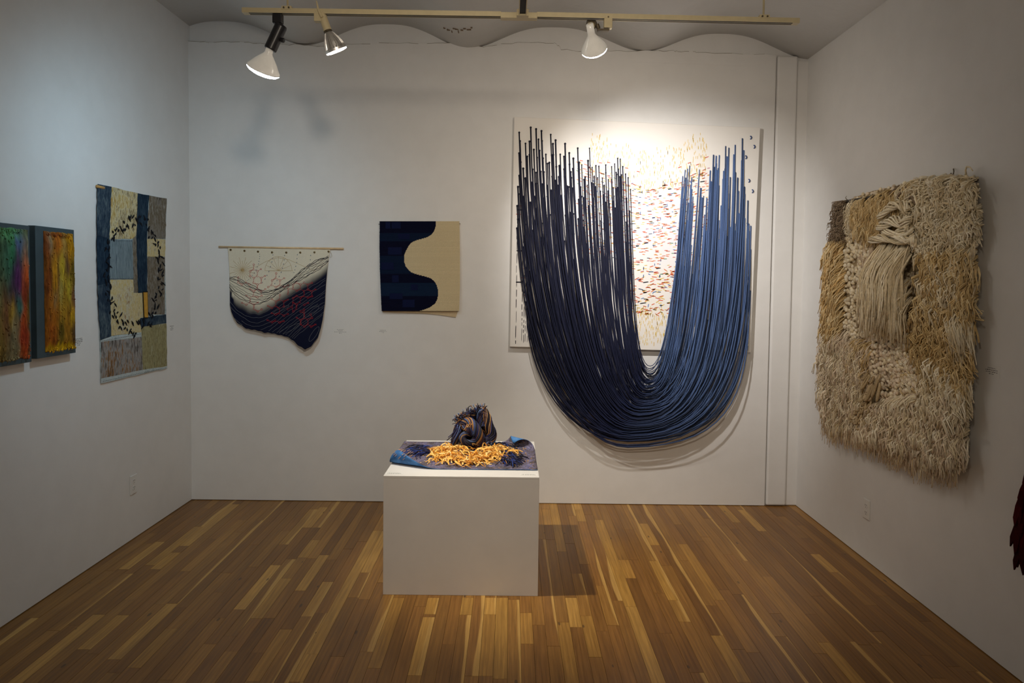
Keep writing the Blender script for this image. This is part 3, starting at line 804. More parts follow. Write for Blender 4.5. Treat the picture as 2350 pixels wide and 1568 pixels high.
for mo in mols:
    at = [(a[0], *map(float, a[1:].split(','))) for a in mo]
    dim = .0011
    for i, (ch, x, y) in enumerate(at):
        if ch == 'O': pts = [(x+12*cos(q/9*2*pi), y+12*sin(q/9*2*pi)) for q in range(10)]; thread(mb, pts, dim, RED)
        elif ch == 'C': pts = [(x+11*cos(.7+q/8*4.9), y+12*sin(.7+q/8*4.9)) for q in range(9)]; thread(mb, pts, dim, RED)
        else:
            thread(mb, [(x-8, y-11), (x-8, y+11)], dim, RED); thread(mb, [(x+8, y-11), (x+8, y+11)], dim, RED); thread(mb, [(x-8, y), (x+8, y)], dim, RED)
        for j in range(i):
            _, x2, y2 = at[j]; d = sqrt((x-x2)**2+(y-y2)**2)
            if 38 < d < 67:
                ux, uy = (x2-x)/d, (y2-y)/d; dbl = (i*7+j) % 3 == 0
                for o_ in ((-4, 4) if dbl else (0,)):
                    thread(mb, [(x+ux*15-uy*o_, y+uy*15+ux*o_), (x2-ux*15-uy*o_, y2-uy*15+ux*o_)], dim*.85, RED)
mb.build('red_molecule_embroidery', THREAD, cl_, kind='stuff')
a, b_ = fr.px(*cpx(70, 95), .012), fr.px(*cpx(1733, 121), .012)
s_ = MB(); s_.tube([a, b_], [.0062, .0068], 10); s_.build('dowel', plain('pale_wood', lin(220, 192, 150), .6, .3, scale=30), cl_, smooth=True)
BRASS = plain('antique_brass', (.20, .14, .06), .35, .5, metal=.8)
for x, y in ((228, 137), (413, 150), (593, 161), (780, 171), (970, 173), (1156, 173), (1345, 170), (1533, 160)):
    q = fr.px(*cpx(x, y), lift(x, y)+.001); s_ = MB()
    s_.lathe([(.003, 0), (.0078, 0), (.0074, .002), (.0045, .0026), (.003, .0005)], q, (0, -1, 0), 14); s_.build('eyelet', BRASS, cl_)
    s_ = MB()
lp_ = MB(); q = [fr.px(*cpx(x, y), .012) for x, y in ((1555, 160), (1572, 190), (1578, 225), (1560, 240), (1548, 215))]
lp_.tube(q, .0012, 5, lin(190, 180, 150)); lp_.build('loose_thread', THREAD, cl_)

# ------------------------------------------------------------------ navy and cream weaving
fr = Frame('back', 962, 510)
wv = fr.empty('woven_panel'); tag(wv, 'small square weaving, wavy navy field on cream, hung by nails', 'textile')
def spx(x, y): return 850+x/5.409, 490+y/5.409
edge = [(97, 810), (150, 812), (185, 804), (220, 790), (250, 768), (275, 742), (295, 705), (312, 655), (330, 585), (345, 545), (365, 510), (400, 478), (430, 460), (465, 442), (500, 425), (545, 418), (590, 418), (620, 426), (650, 436), (680, 455), (710, 482),
        (735, 515), (752, 560), (768, 620), (785, 690), (805, 748), (830, 780), (850, 800), (890, 822), (930, 836), (980, 840), (1030, 838), (1080, 826), (1105, 812), (1130, 790), (1150, 762), (1168, 735), (1185, 695), (1200, 650), (1212, 610)]
lft = [(97, 115), (400, 113), (700, 118), (1000, 130), (1210, 140)]
WOFF = lambda y: .010+.016*(y-97)/1115
def colrow(y):
    if 240 <= y < 345 or 520 <= y < 745: return lin(14, 27, 50)
    if 858 <= y < 1018: return lin(18, 34, 58)
    return lin(11, 14, 36)
nv, crm = MB(), MB(); y = 97.0; rw = 8.6; rs_ = random.Random(4)
while y < 1210:
    y2 = min(y+rw, 1212); xe = round(interp(edge, (y+y2)/2)/7)*7
    x0_ = interp(lft, y)+rs_.uniform(-1.5, 1.5); d = WOFF(y); d2 = WOFF(y2)
    for mb, xa, xb, c in ((nv, x0_, xe, colrow(y)), (crm, xe, 1105+7*min(1, (y-97)/400)-10*max(0, (y-900)/300), lin(204, 188, 152))):
        f = rs_.uniform(.94, 1.06) if mb is nv else rs_.uniform(.97, 1.03); n = 7; ys = [y, y2]
        vs = []
        for yy, dd in ((y, d), (y2, d2)):
            for q in (0, 1):
                xx = xa if q == 0 else xb
                sk = 0.0075*(yy-97)/1115*0
                vs.append(fr.px(*spx(xx, yy), dd+.004)); 
        for yy, dd in ((y, d), (y2, d2)):
            for q in (0, 1): vs.append(fr.px(*spx(xa if q == 0 else xb, yy), max(.001, dd-.002)))
        mid = [(vs[0]+vs[2])/2+Vector((0, -.0009, 0)), (vs[1]+vs[3])/2+Vector((0, -.0009, 0))]
        vs += mid
        mb.add(vs, [(0, 8, 9, 1), (8, 2, 3, 9), (4, 5, 7, 6), (0, 1, 5, 4), (2, 6, 7, 3), (0, 4, 6, 2, 8), (1, 9, 3, 7, 5)], tuple(v_*f for v_ in c))
    y = y2
WOOL = vcol('tapestry_wool', .9, .08, var=.16, scale=190, stretch=(1, 1, 2.5), bump=.3)
nv.build('navy_field', WOOL, wv); crm.build('cream_field', WOOL, wv)
for x0_, y0_, x1_, y1_ in ((188, 108, 250, 190), (265, 110, 378, 190), (345, 252, 490, 322), (220, 420, 390, 512), (135, 610, 290, 700), (270, 768, 352, 856), (505, 882, 590, 952), (238, 992, 400, 1064), (400, 1072, 550, 1166)):
    q = [fr.px(*spx(x, y), WOFF(y)+.0045) for x, y in ((x0_, y1_), (x1_, y1_), (x1_, y0_), (x0_, y0_))]
    s_ = MB(); s_.prism([(p.x, p.z) for p in q], q[0].y-.0030, q[0].y+.003, lin(17, 24, 56)); s_.build('raised_patch', WOOL, wv)
q = [fr.px(*spx(x, y), .006) for x, y in ((150, 1225), (700, 1245), (860, 1260), (1060, 1290), (1085, 1215), (1108, 700), (1104, 110), (150, 110))]
s_ = MB(); s_.prism([(p.x, p.z) for p in q], -.0095, -.003, lin(200, 180, 146)); s_.build('lining', WOOL, wv)
for x, y in ((112, 135), (1112, 130)):
    s_ = MB(); p = fr.px(*spx(x, y), .0); s_.lathe([(.0012, 0), (.0012, .016), (.0032, .0162), (.0032, .0175)], p, (0, -1, 0), 8); s_.build('nail', BRONZE, wv)

# ------------------------------------------------------------------ stitched patchwork on the left wall
fr = Frame('left', 305, 640)
qt = fr.empty('patchwork_hanging'); tag(qt, 'tall stitched patchwork of grey blue and straw cloth on left wall', 'textile')
def qpx(x, y): return 200+x/6.273, 400+y/6.273
def stitched(name, cols_, sc=(38, 1, 9), seed=0.0, bumpk=.5):
    g = G(name, .9, .08)
    mp = g.n('ShaderNodeMapping'); mp.inputs['Scale'].default_value = sc; mp.inputs['Location'].default_value = (seed, seed*.7, seed*1.3)
    g.l(g.n('ShaderNodeTexCoord').outputs['Object'], mp.inputs[0])
    f = g.noise(mp.outputs[0], 2.2, 5, .65, .4); f2 = g.noise(g.coord('Object'), 6, 3)
    h = g.math('MULTIPLY_ADD', g.math('SUBTRACT', f2, .5), .7, f)
    n = len(cols_); g.col(g.ramp(h, [(.28+.44*i/(n-1), c) for i, c in enumerate(cols_)]))
    g.bump(f, bumpk, .006); return g.m
Y1, Y2, Y3, Y4 = lin(112, 88, 46), lin(196, 172, 108), lin(214, 204, 168), lin(150, 108, 44)
BLU = stitched('blue_stitched_cloth', [lin(26, 38, 54), lin(48, 64, 80), lin(92, 106, 112)], (60, 1, 14), 1)
BLD = stitched('dark_blue_stitched_cloth', [lin(16, 28, 46), lin(30, 48, 66), lin(58, 78, 92)], (60, 1, 10), 2)
STR = stitched('straw_stitched_cloth', [Y4, Y2, Y3, Y1, Y3], (48, 1, 11), 3)
STR2 = stitched('pale_straw_stitched_cloth', [Y1, Y3, Y2, lin(206, 204, 182), Y4], (60, 1, 11), 7)
GRB = stitched('grey_blue_stitched_cloth', [lin(62, 76, 90), lin(136, 152, 158), lin(92, 108, 116), lin(160, 174, 176)], (70, 1, 3), 4)
BRN = stitched('brown_grey_stitched_cloth', [lin(70, 62, 54), lin(138, 132, 122), lin(98, 84, 62), lin(160, 158, 150)], (44, 1, 9), 5)
GRY = stitched('grey_stitched_cloth', [lin(66, 62, 60), lin(120, 112, 106), lin(158, 158, 156), lin(140, 100, 52), lin(92, 88, 84)], (36, 1, 7), 6)
GRN = stitched('green_grey_stitched_cloth', [lin(96, 90, 62), lin(168, 162, 122), lin(130, 122, 84), lin(182, 180, 150)], (40, 1, 8), 8)
HEM = stitched('pale_hem_cloth', [lin(150, 164, 166), lin(190, 200, 200), lin(172, 184, 186)], (20, 1, 20), 9)
patches = [
    (BLU, .010, [(160, 140), (355, 180), (322, 935), (150, 880), (145, 700)]), (BLD, .0095, [(150, 880), (322, 935), (330, 1560), (160, 1600), (143, 1040)]),
    (BLU, .010, [(160, 1600), (330, 1560), (348, 2335), (196, 2388), (168, 1900)]), (STR, .008, [(355, 183), (735, 273), (718, 870), (655, 930), (322, 935)]),
    (GRB, .0095, [(322, 938), (655, 942), (667, 1515), (333, 1515)]), (BRN, .0075, [(657, 872), (716, 868), (738, 1708), (668, 1708)]),
    (BLD, .0105, [(735, 273), (895, 302), (866, 860), (866, 1690), (740, 1712), (716, 870)]), (BRN, .008, [(895, 305), (1147, 348), (1130, 930), (868, 930)]),
    (STR2, .0085, [(868, 932), (1130, 940), (1122, 1190), (870, 1186)]), (BRN, .008, [(870, 1190), (1122, 1194), (1117, 2020), (884, 2018), (876, 1690), (868, 1690)]),
    (STR2, .008, [(335, 1520), (667, 1518), (670, 1710), (812, 1705), (824, 2052), (768, 2080), (782, 2275), (350, 2330)]),
    (BLU, .0095, [(768, 2070), (1137, 2018), (1142, 2145), (776, 2198)]), (HEM, .0085, [(202, 2392), (350, 2338), (782, 2276), (786, 2345), (206, 2418)]),
    (GRY, .0088, [(204, 2418), (786, 2346), (806, 2818), (205, 2945)]), (GRN, .0082, [(784, 2278), (776, 2200), (1142, 2148), (1152, 2762), (806, 2842)]),
    (HEM, .0090, [(205, 2940), (806, 2815), (1152, 2762), (1152, 2795), (810, 2872), (206, 3012)])]
def qpt(x, y, o): return fr.px(*qpx(x, y), o)
q = [qpt(x, y, .005) for x, y in ((165, 150), (735, 276), (1145, 352), (1120, 1200), (1140, 2100), (1150, 2790), (206, 3008), (170, 1900), (150, 800))]
s_ = MB(); s_.prism([(p.x, p.z) for p in q], -.006, -.001); s_.build('backing_cloth', HEM, qt)
for mt, h, po in patches:
    pts = []
    rr_ = random.Random(len(pts)+po[0][0])
    for i in range(len(po)):
        (a, b), (c, d) = po[i], po[(i+1) % len(po)]
        nn = max(1, int(sqrt((a-c)**2+(b-d)**2)/60))
        for t in range(nn):
            j = 5 if t else 0
            pts.append((a+(c-a)*t/nn+rr_.uniform(-j, j), b+(d-b)*t/nn+rr_.uniform(-j, j)))
    q = [qpt(x, y, h) for x, y in pts]
    s_ = MB(); s_.prism([(p.x, p.z) for p in q], -h, -.0055); s_.build('patch', mt, qt, bevel=.0015)
q = [qpt(x, y, .014) for x, y in ((808, 1688), (877, 1686), (886, 2072), (824, 2075))]
s_ = MB(); s_.prism([(p.x, p.z) for p in q], -.0125, -.008); bar = s_.build('bar_border', plain('black_felt', (.012, .012, .014), .9, .1), qt)
q = [qpt(x, y, .016) for x, y in ((817, 1702), (868, 1700), (876, 2060), (832, 2062))]
s_ = MB(); s_.prism([(p.x, p.z) for p in q], -.0165, -.0125); s_.build('gold_bar', plain('ochre_felt', lin(196, 148, 62), .85, .1), qt)
mb = MB(); rl = random.Random(31)
for k_ in range(150):
    a_ = 2*pi*k_/150+rl.uniform(-.03, .03); dr = rl.uniform(.86, 1.13)
    x, y = 672+392*dr*sin(a_), 1440-790*dr*cos(a_)*(1 if rl.random() < 2 else 1)
    if 1650 < y < 2030 and x > 1000: pass
    ln = rl.uniform(16, 46); an = rl.choice([.35, -.3, .5, -.5, .1])+(0.5 if abs(sin(a_)) > .8 else 0)*rl.choice([1, -1]); w = rl.uniform(7, 14)
    dx, dy = sin(an), cos(an)
    pq = [(x-dx*ln, y-dy*ln), (x+dy*w-dx*ln*.1, y-dx*w-dy*ln*.1), (x+dx*ln, y+dy*ln), (x-dy*w*.6, y+dx*w*.6)]
    q = [qpt(xx, yy, .0125) for xx, yy in pq]; mb.prism([(p.x, p.z) for p in q], -.0135, -.010, (.008, .009, .014))
mb.build('black_leaf_stitches', vcol('black_thread', .8, .15), qt, kind='stuff')
mb = MB()
for (x0_, y0_, x1_, y1_) in ((225, 2985, 800, 2858), (815, 2856, 1140, 2785), (215, 2402, 780, 2300), (340, 958, 650, 962), (340, 1503, 660, 1503)):
    n = int(sqrt((x1_-x0_)**2+(y1_-y0_)**2)/24)
    for t in range(n):
        a_, b2 = (t+.2)/n, (t+.7)/n
        mb.tube([qpt(x0_+(x1_-x0_)*a_, y0_+(y1_-y0_)*a_, .0098), qpt(x0_+(x1_-x0_)*b2, y0_+(y1_-y0_)*b2, .0098)], .001, 4, (.03, .03, .04))
mb.build('running_stitches', THREAD, qt, kind='stuff')
a, b_ = qpt(158, 178, .008), qpt(300, 200, .006)
s_ = MB(); s_.tube([a+Vector((-.012, 0, 0)), a+Vector((.05, 0, .0))], .008, 10); s_.build('hanging_rod', plain('bamboo', lin(196, 150, 84), .5, .3), qt, smooth=True)

# ------------------------------------------------------------------ fibre panels on dark boards, far left
FIB = vcol('painted_fibre', .85, .12, var=.45, scale=70, stretch=(2.2, 1, .45), bump=.9)
BOARD = plain('slate_board_paint', lin(58, 74, 80), .55, .3, var=.1, scale=12)
def fibre_panel(u, v, quad, name_lbl, blobs, base, inset, seed):
    fr = Frame('left', u, v); q = [fr.px(a, b, 0) for a, b in quad]
    th = .036
    x0_, x1_, z0_, z1_ = q[0].x, q[1].x, (q[2].z+q[3].z)/2, (q[0].z+q[1].z)/2
    o = fr.empty('fibre_panel'); tag(o, name_lbl, 'artwork')
    s_ = MB(); s_.box(x0_, x1_, -th, -.001, z0_, z1_); s_.build('board', BOARD, o, bevel=.002)
    xa, xb, za, zb = x0_+inset[0], x1_-inset[1], z0_+inset[2], z1_-inset[3]
    NA, NB = 44, 90; s_ = MB(); vs = []; cs = []
    def colour(a, b):
        a2 = a+.05*mnoise.noise((a*9, b*4, seed)); b2 = b+.05*mnoise.noise((a*14, b*3, seed+4))
        W = .28; c = [base[i]*.28 for i in range(3)]
        for (pa, pb, sa_, sb_, cc, wt) in blobs:
            w = wt*exp(-((a2-pa)/sa_)**2-((b2-pb)/sb_)**2); W += w
            for i in range(3): c[i] += cc[i]*w
        k = 1+.55*mnoise.noise((a*26, b*5, seed+9))+.3*mnoise.noise((a*60, b*22, seed+2))
        return tuple(max(0, x/W*k) for x in c)
    for side in (0, 1):
        for i in range(NA+1):
            for j in range(NB+1):
                a_, b2 = i/NA, j/NB
                e = min(a_, 1-a_, b2*.5, (1-b2)*.5)
                x = xa+(xb-xa)*a_; z = zb+(za-zb)*b2
                wx = .003*mnoise.noise((b2*9, seed, a_)); wz = .006*mnoise.noise((a_*7, seed, b2))*abs(b2-.5)*2
                d = th if side else th+.013*min(1, e*22)+.0045*mnoise.noise((a_*24, b2*9, seed))+.002*mnoise.noise((a_*60, b2*60, seed))
                if not side: d = max(d, th+.002)
                vs.append((x+wx, -d, z+wz)); cs.append(colour(a_, b2))
        
    W2 = NB+1; T = (NA+1)*W2
    fs = [(i*W2+j, i*W2+j+1, (i+1)*W2+j+1, (i+1)*W2+j) for i in range(NA) for j in range(NB)]
    for i in range(NA): fs += [(i*W2, (i+1)*W2, T+(i+1)*W2, T+i*W2), (i*W2+NB, T+i*W2+NB, T+(i+1)*W2+NB, (i+1)*W2+NB)]
    for j in range(NB): fs += [(j, T+j, T+j+1, j+1), (NA*W2+j, NA*W2+j+1, T+NA*W2+j+1, T+NA*W2+j)]
    s_.add(vs, fs, cs); s_.build('fibre_face', FIB, o, smooth=True)
    mb = MB(); rq = random.Random(seed)
    for _ in range(170):                                # nap and loose fibre along the face and its hems
        a_, b2 = rq.random(), rq.random()
        if rq.random() < .35: b2 = rq.choice([rq.uniform(0, .02), rq.uniform(.975, .99)])
        a_ = .05+.9*a_; x = xa+(xb-xa)*a_; z = zb+(za-zb)*b2; c = colour(a_, b2); y = -th-.0125
        ln = rq.uniform(.006, .015); dx = rq.uniform(-.004, .004)
        mb.tube([(x, y, z), (x+dx, y-.003, z-ln*.5), (x+dx*1.5+rq.uniform(-.003, .003), y, z-ln)], [.0022, .003, .0015], 4, tuple(min(1, k_*1.3+.01) for k_ in c))
    mb.build('fibre_nap', FIB, o, kind='stuff'); return o
R_ = lambda r, g, b: tuple(x*.92 for x in lin(r, g, b))
bl2 = [(.05, .1, .12, .12, R_(120, 42, 20), 1), (.15, .08, .06, .08, R_(150, 140, 110), 1), (.42, .09, .12, .1, R_(170, 84, 22), 1), (.6, .1, .06, .1, R_(160, 130, 70), .8), (.84, .09, .12, .13, R_(186, 130, 12), 1.3),
       (.5, .3, .1, .14, R_(190, 165, 46), 1), (.7, .28, .06, .08, R_(64, 38, 40), 1.1), (.9, .34, .08, .12, R_(92, 80, 16), 1.1), (.08, .38, .08, .15, R_(118, 46, 22), 1), (.28, .36, .06, .12, R_(190, 130, 20), 1), (.4, .38, .05, .14, R_(88, 44, 38), .8),
       (.48, .48, .06, .1, R_(180, 168, 90), .9), (.76, .47, .08, .09, R_(180, 160, 44), 1), (.9, .57, .08, .1, R_(104, 62, 58), 1), (.2, .66, .16, .14, R_(160, 92, 20), 1.2), (.28, .57, .06, .06, R_(150, 136, 96), .8), (.55, .62, .12, .1, R_(164, 128, 34), 1),
       (.86, .70, .05, .09, R_(214, 168, 8), 1.2), (.14, .86, .14, .12, R_(158, 74, 18), 1.2), (.47, .84, .09, .1, R_(78, 72, 18), 1.1), (.9, .85, .06, .1, R_(62, 40, 38), 1.1), (.5, .975, .5, .02, R_(214, 172, 16), 1.6), (.68, .8, .08, .14, R_(160, 110, 26), .8), (.05, .6, .04, .2, R_(100, 30, 20), .6), (.3, .02, .3, .015, R_(110, 36, 20), 1)]
bl1 = [(.6, .04, .2, .05, R_(96, 160, 104), 1.2), (.77, .11, .09, .07, R_(70, 92, 150), 1.1), (.86, .17, .1, .1, R_(96, 118, 104), 1), (.6, .16, .06, .14, R_(58, 146, 96), 1), (.63, .28, .05, .12, R_(22, 36, 60), 1), (.72, .36, .08, .13, R_(86, 28, 96), 1.3), (.9, .32, .07, .14, R_(200, 84, 22), 1.3),
       (1., .2, .05, .12, R_(84, 120, 110), .8), (.73, .58, .06, .08, R_(24, 118, 108), 1.2), (.6, .48, .06, .12, R_(60, 26, 70), 1), (.87, .5, .09, .1, R_(140, 44, 24), 1.1), (.57, .64, .06, .08, R_(190, 150, 30), 1), (.83, .66, .08, .09, R_(186, 74, 20), 1.2), (.96, .64, .05, .12, R_(84, 84, 26), 1),
       (.6, .8, .08, .1, R_(140, 130, 96), 1.1), (.82, .82, .09, .1, R_(166, 48, 20), 1.3), (.96, .82, .04, .12, R_(84, 110, 84), 1), (.62, .95, .12, .06, R_(150, 138, 100), 1.1), (.88, .95, .08, .05, R_(190, 76, 22), 1.2), (.2, .3, .2, .3, R_(60, 110, 80), 1), (.2, .8, .2, .3, R_(150, 120, 50), 1), (.5, .3, .1, .2, R_(40, 110, 90), .7), (.45, .6, .1, .2, R_(120, 50, 40), .7)]
MUST = R_(150, 110, 34)
fibre_panel(108, 670, [(63, 518), (154, 527), (159, 808), (70, 825)], 'dark framed panel of mustard and orange felted fibre on left wall', bl2, MUST, (.055, .012, .026, .022), 3.0)
frq = Frame('left', 20, 670); wv_ = .31
qq = [frq.px(50, 517, 0), frq.px(55, 830, 0)]
fibre_panel(20, 670, [(-78, 505), (50, 517), (55, 830), (-72, 852)], 'multicoloured felted fibre panel cut off by the left picture edge', bl1, R_(90, 80, 50), (.02, .014, .022, .020), 8.0)

# ------------------------------------------------------------------ shaggy wool hanging on the right wall
fr = Frame('right', 2075, 700)
wh = fr.empty('wool_hanging'); tag(wh, 'large shaggy cream and straw wool hanging with loops and tassels', 'textile')
YARN = vcol('raw_wool_yarn', .95, .05, var=.2, scale=90)
outl = [(1930, 466), (1960, 452), (2000, 438), (2060, 425), (2100, 412), (2160, 404), (2230, 408), (2238, 440), (2244, 500), (2232, 560), (2232, 640), (2226, 760), (2222, 860), (2218, 960), (2208, 1040), (2190, 1052), (2140, 1040), (2070, 1012), (2020, 990), (1960, 972), (1905, 965), (1893, 900),
        (1890, 800), (1902, 700), (1908, 600), (1922, 530)]
s_ = MB(); q = [fr.px(u-(16 if u > 2180 else 0), v, .03) for u, v in outl]; s_.prism([(p.x, p.z) for p in q], -.020, -.004, lin(176, 156, 122))
s_.build('ground_weave', vcol('wool_ground', .95, .05, var=.3, scale=40, bump=.6), wh)
def pip(x, y, poly):
    c = False; j = len(poly)-1
    for i in range(len(poly)):
        xi, yi = poly[i]; xj, yj = poly[j]
        if (yi > y) != (yj > y) and x < (xj-xi)*(y-yi)/(yj-yi)+xi: c = not c
        j = i
    return c
def scatter(poly, n, rg):
    us = [p[0] for p in poly]; vs = [p[1] for p in poly]; out = []; tries = 0
    while len(out) < n and tries < n*40:
        tries += 1; u, v = rg.uniform(min(us), max(us)), rg.uniform(min(vs), max(vs))
        if pip(u, v, poly): out.append((u, v))
    return out
CRM = [lin(243, 229, 198), lin(248, 236, 208), lin(234, 218, 184), lin(252, 242, 218)]
PNK = [lin(232, 214, 188), lin(224, 204, 178), lin(238, 222, 198)]
GLD = [lin(232, 208, 160), lin(224, 198, 148), lin(238, 218, 174), lin(218, 190, 138)]
TAU = [lin(150, 132, 112), lin(132, 116, 98), lin(164, 146, 124)]
def pile(name, poly, n, ln, rad, cols_, dr=(0, -1), out=.035, curl=.35, seed=1, strands=1, base=.034, spread=.4, segs=5):
    rg = random.Random(seed); mb = MB(); st = 4 if strands == 1 and rad > .0032 else strands; n = int(n*(1.75 if st == strands else .85)); rad *= .70
    for u, v in scatter(poly, n, rg):
        p = fr.px(u, v, base); p.y = -base+.008
        c0_ = rg.choice(cols_); L_ = rg.uniform(*ln)
        d0 = (dr[0]+rg.gauss(0, spread), dr[1]+rg.gauss(0, spread*.8)); oc = out*rg.uniform(.5, 1.7); cw = rg.uniform(-1, 1)
        for _ in range(st):
            d = Vector((d0[0]+rg.gauss(0, spread*.3), 0, d0[1]+rg.gauss(0, spread*.25))); d = d.normalized() if d.length > .1 else Vector((0, 0, -1))
            o_ = oc*rg.uniform(.8, 1.2); w1, w2 = (cw*.7+rg.uniform(-.4, .4))*curl*L_, rg.uniform(-.7, .7)*curl*L_
            sd = Vector((d.z, 0, -d.x)); pts = []; rr = []; f = rg.uniform(.82, 1.12)
            r_ = rad*rg.uniform(.75, 1.25)
            pj = p+Vector((rg.uniform(-1, 1)*rad*2, 0, rg.uniform(-1, 1)*rad*2)) if st > 1 else p
            for k_ in range(segs):
                t = k_/(segs-1)
                pts.append(pj+d*(L_*t)+Vector((0, -o_*sin(min(1, t*1.5)*pi*.62), -.25*L_*t*t))+sd*(w1*sin(t*3.0)+w2*t*t))
                rr.append(r_*(1.0 if t < .75 else .7))
            mb.tube(pts, rr, 4, tuple(x*f for x in c0_), cap=True)
    return mb.build(name, YARN, wh, smooth=True, kind='stuff')
def bumps(name, poly, n, rad, cols_, seed=1, base=.05):
    rg = random.Random(seed); mb = MB()
    for u, v in scatter(poly, n, rg):
        p = fr.px(u, v, base); p.y = -base+rg.uniform(-.002, .006); f = rg.uniform(.85, 1.1)
        mb.ball(p, rad*rg.uniform(.7, 1.3), tuple(x*f for x in rg.choice(cols_)), 6, (1, .9, rg.uniform(.8, 1.2)))
    return mb.build(name, YARN, wh, smooth=True, kind='stuff')
bumps('nubby_knots', outl, 3000, .010, CRM+PNK, 3, .026)
bumps('nubby_knots', [(1938, 545), (1992, 540), (1995, 780), (1938, 780)], 330, .012, CRM, 4, .040)
bumps('nubby_knots', [(2095, 520), (2125, 520), (2125, 700), (2100, 720)], 150, .010, CRM, 5, .040)
bumps('nubby_knots', [(1985, 770), (2050, 740), (2125, 760), (2130, 900), (2040, 930), (2000, 900)], 520, .011, CRM+PNK, 66, .052)
bumps('nubby_knots', [(2040, 800), (2135, 760), (2140, 920), (2045, 930)], 330, .010, CRM+GLD[:1], 6, .040)
pile('smooth_roving', [(1965, 500), (2005, 500), (2020, 830), (1985, 820)], 150, (.05, .11), .006, PNK, (.1, -1), .010, .3, 7, spread=.25)
pile('smooth_roving', [(2000, 690), (2075, 700), (2070, 860), (2015, 860)], 170, (.05, .10), .006, PNK, (.2, -1), .012, .3, 8, spread=.3)
pile('taupe_pile', [(1922, 462), (1946, 458), (1944, 545), (1912, 548)], 340, (.02, .045), .0032, TAU, (-.6, -.6), .03, .3, 9, spread=.5)
pile('straw_fringe', [(1912, 545), (1938, 548), (1942, 700), (1936, 755), (1905, 755)], 330, (.07, .15), .0042, GLD+[lin(226, 192, 134)], (-.55, -1), .040, .15, 10, spread=.16, strands=2)
pile('golden_pile', [(1960, 462), (2000, 444), (2066, 430), (2060, 480), (2040, 540), (2000, 545), (1975, 520)], 480, (.04, .09), .0034, GLD, (-.15, -1), .03, .35, 11, spread=.35)
pile('cream_pile', [(1938, 462), (1968, 452), (1990, 500), (1962, 530), (1945, 520)], 170, (.03, .08), .0032, CRM, (.1, -1), .02, .5, 12, spread=.5)
pile('golden_pile', [(2060, 425), (2110, 410), (2110, 500), (2085, 520), (2062, 470)], 260, (.05, .10), .0042, GLD+TAU[:1]+CRM[:1], (.15, -1), .035, .3, 13, spread=.3)
pile('cream_shag', [(2100, 416), (2160, 400), (2240, 406), (2252, 500), (2240, 560), (2130, 570), (2100, 500)], 780, (.035, .085), .0052, CRM, (0, -1), .042, .6, 14, spread=.7)
pile('golden_shag', [(2130, 560), (2240, 556), (2240, 690), (2130, 700)], 560, (.05, .11), .0046, GLD+CRM[:2], (.05, -1), .045, .4, 15, spread=.4)
pile('dark_straw_shag', [(2120, 700), (2238, 690), (2230, 880), (2160, 880), (2110, 790)], 680, (.05, .10), .0042, [GLD[1], GLD[3], lin(206, 178, 126), GLD[0]], (.1, -1), .045, .45, 16, spread=.5)
pile('side_tassel', [(2205, 690), (2232, 690), (2234, 720), (2210, 725)], 70, (.12, .2), .0036, CRM, (.25, -1), .05, .2, 17, spread=.13, strands=2)
pile('cream_shag', [(1898, 755), (1940, 750), (1990, 800), (2000, 985), (1905, 960), (1890, 850)], 950, (.05, .12), .0034, CRM+PNK, (-.1, -1), .04, .3, 18, spread=.35)
pile('golden_pile', [(1955, 770), (2010, 780), (2000, 870), (1950, 860)], 230, (.05, .10), .0034, GLD+PNK, (-.3, -1), .035, .3, 19, spread=.3)
pile('cream_shag', [(1985, 935), (2050, 905), (2130, 900), (2228, 860), (2218, 1044), (2140, 1036), (2060, 1008), (1990, 980)], 1300, (.05, .11), .0050, CRM+PNK, (0, -1), .045, .35, 20, spread=.35)
pile('bottom_fringe', [(1897, 930), (1990, 955), (2070, 990), (2140, 1015), (2206, 1025), (2206, 1045), (2140, 1042), (2060, 1014), (1960, 976), (1900, 962)], 620, (.07, .14), .0030, CRM+PNK+GLD[:1], (0, -1), .03, .2, 21, spread=.16)
pile('cream_shag', [(2130, 850), (2170, 800), (2230, 850), (2226, 950), (2130, 910)], 330, (.05, .11), .0052, CRM, (.1, -1), .05, .4, 22, spread=.4)
pile('ridge_stitches', [(2070, 810), (2100, 805), (2112, 925), (2075, 928)], 140, (.03, .05), .0042, GLD[:1]+CRM, (1, -.1), .02, .1, 23, spread=.1)
# the big knotted tassel
mb = MB(); rg = random.Random(40)
def skein(pts, r, n, cols_, twist=2.0, rad=.0048, k_=14):
    P_ = [fr.px(u, v, o) for u, v, o in pts]
    for s in range(n):
        ph = rg.uniform(0, 6.28); r0 = r*sqrt(rg.uniform(.15, 1)); pp = []
        for i in range(k_):
            t = i/(k_-1)*(len(P_)-1); a = min(int(t), len(P_)-2); f = t-a
            f2 = f*f*(3-2*f); c = P_[a]*(1-f)+P_[a+1]*f
            tg = (P_[a+1]-P_[a]).normalized(); s1 = tg.cross(Vector((0, 1, 0))).normalized(); s2 = tg.cross(s1)
            an = ph+twist*t; pp.append(c+s1*(r0*cos(an))+s2*(r0*sin(an)*.8))
        fq = rg.uniform(.84, 1.08); mb.tube(pp, rad, 5, tuple(x*fq for x in rg.choice(cols_)))
skein([(2022, 500, .08), (2040, 474, .10), (2066, 468, .11), (2086, 486, .10)], .026, 16, CRM)
skein([(2020, 522, .08), (2048, 505, .12), (2075, 515, .12), (2088, 500, .09)], .028, 18, CRM)
skein([(2030, 540, .08), (2050, 530, .12), (2084, 530, .11), (2092, 512, .08)], .026, 16, CRM)
skein([(2000, 552, .07), (2030, 545, .11), (2060, 550, .13), (2090, 556, .11), (2098, 545, .08)], .022, 16, CRM)
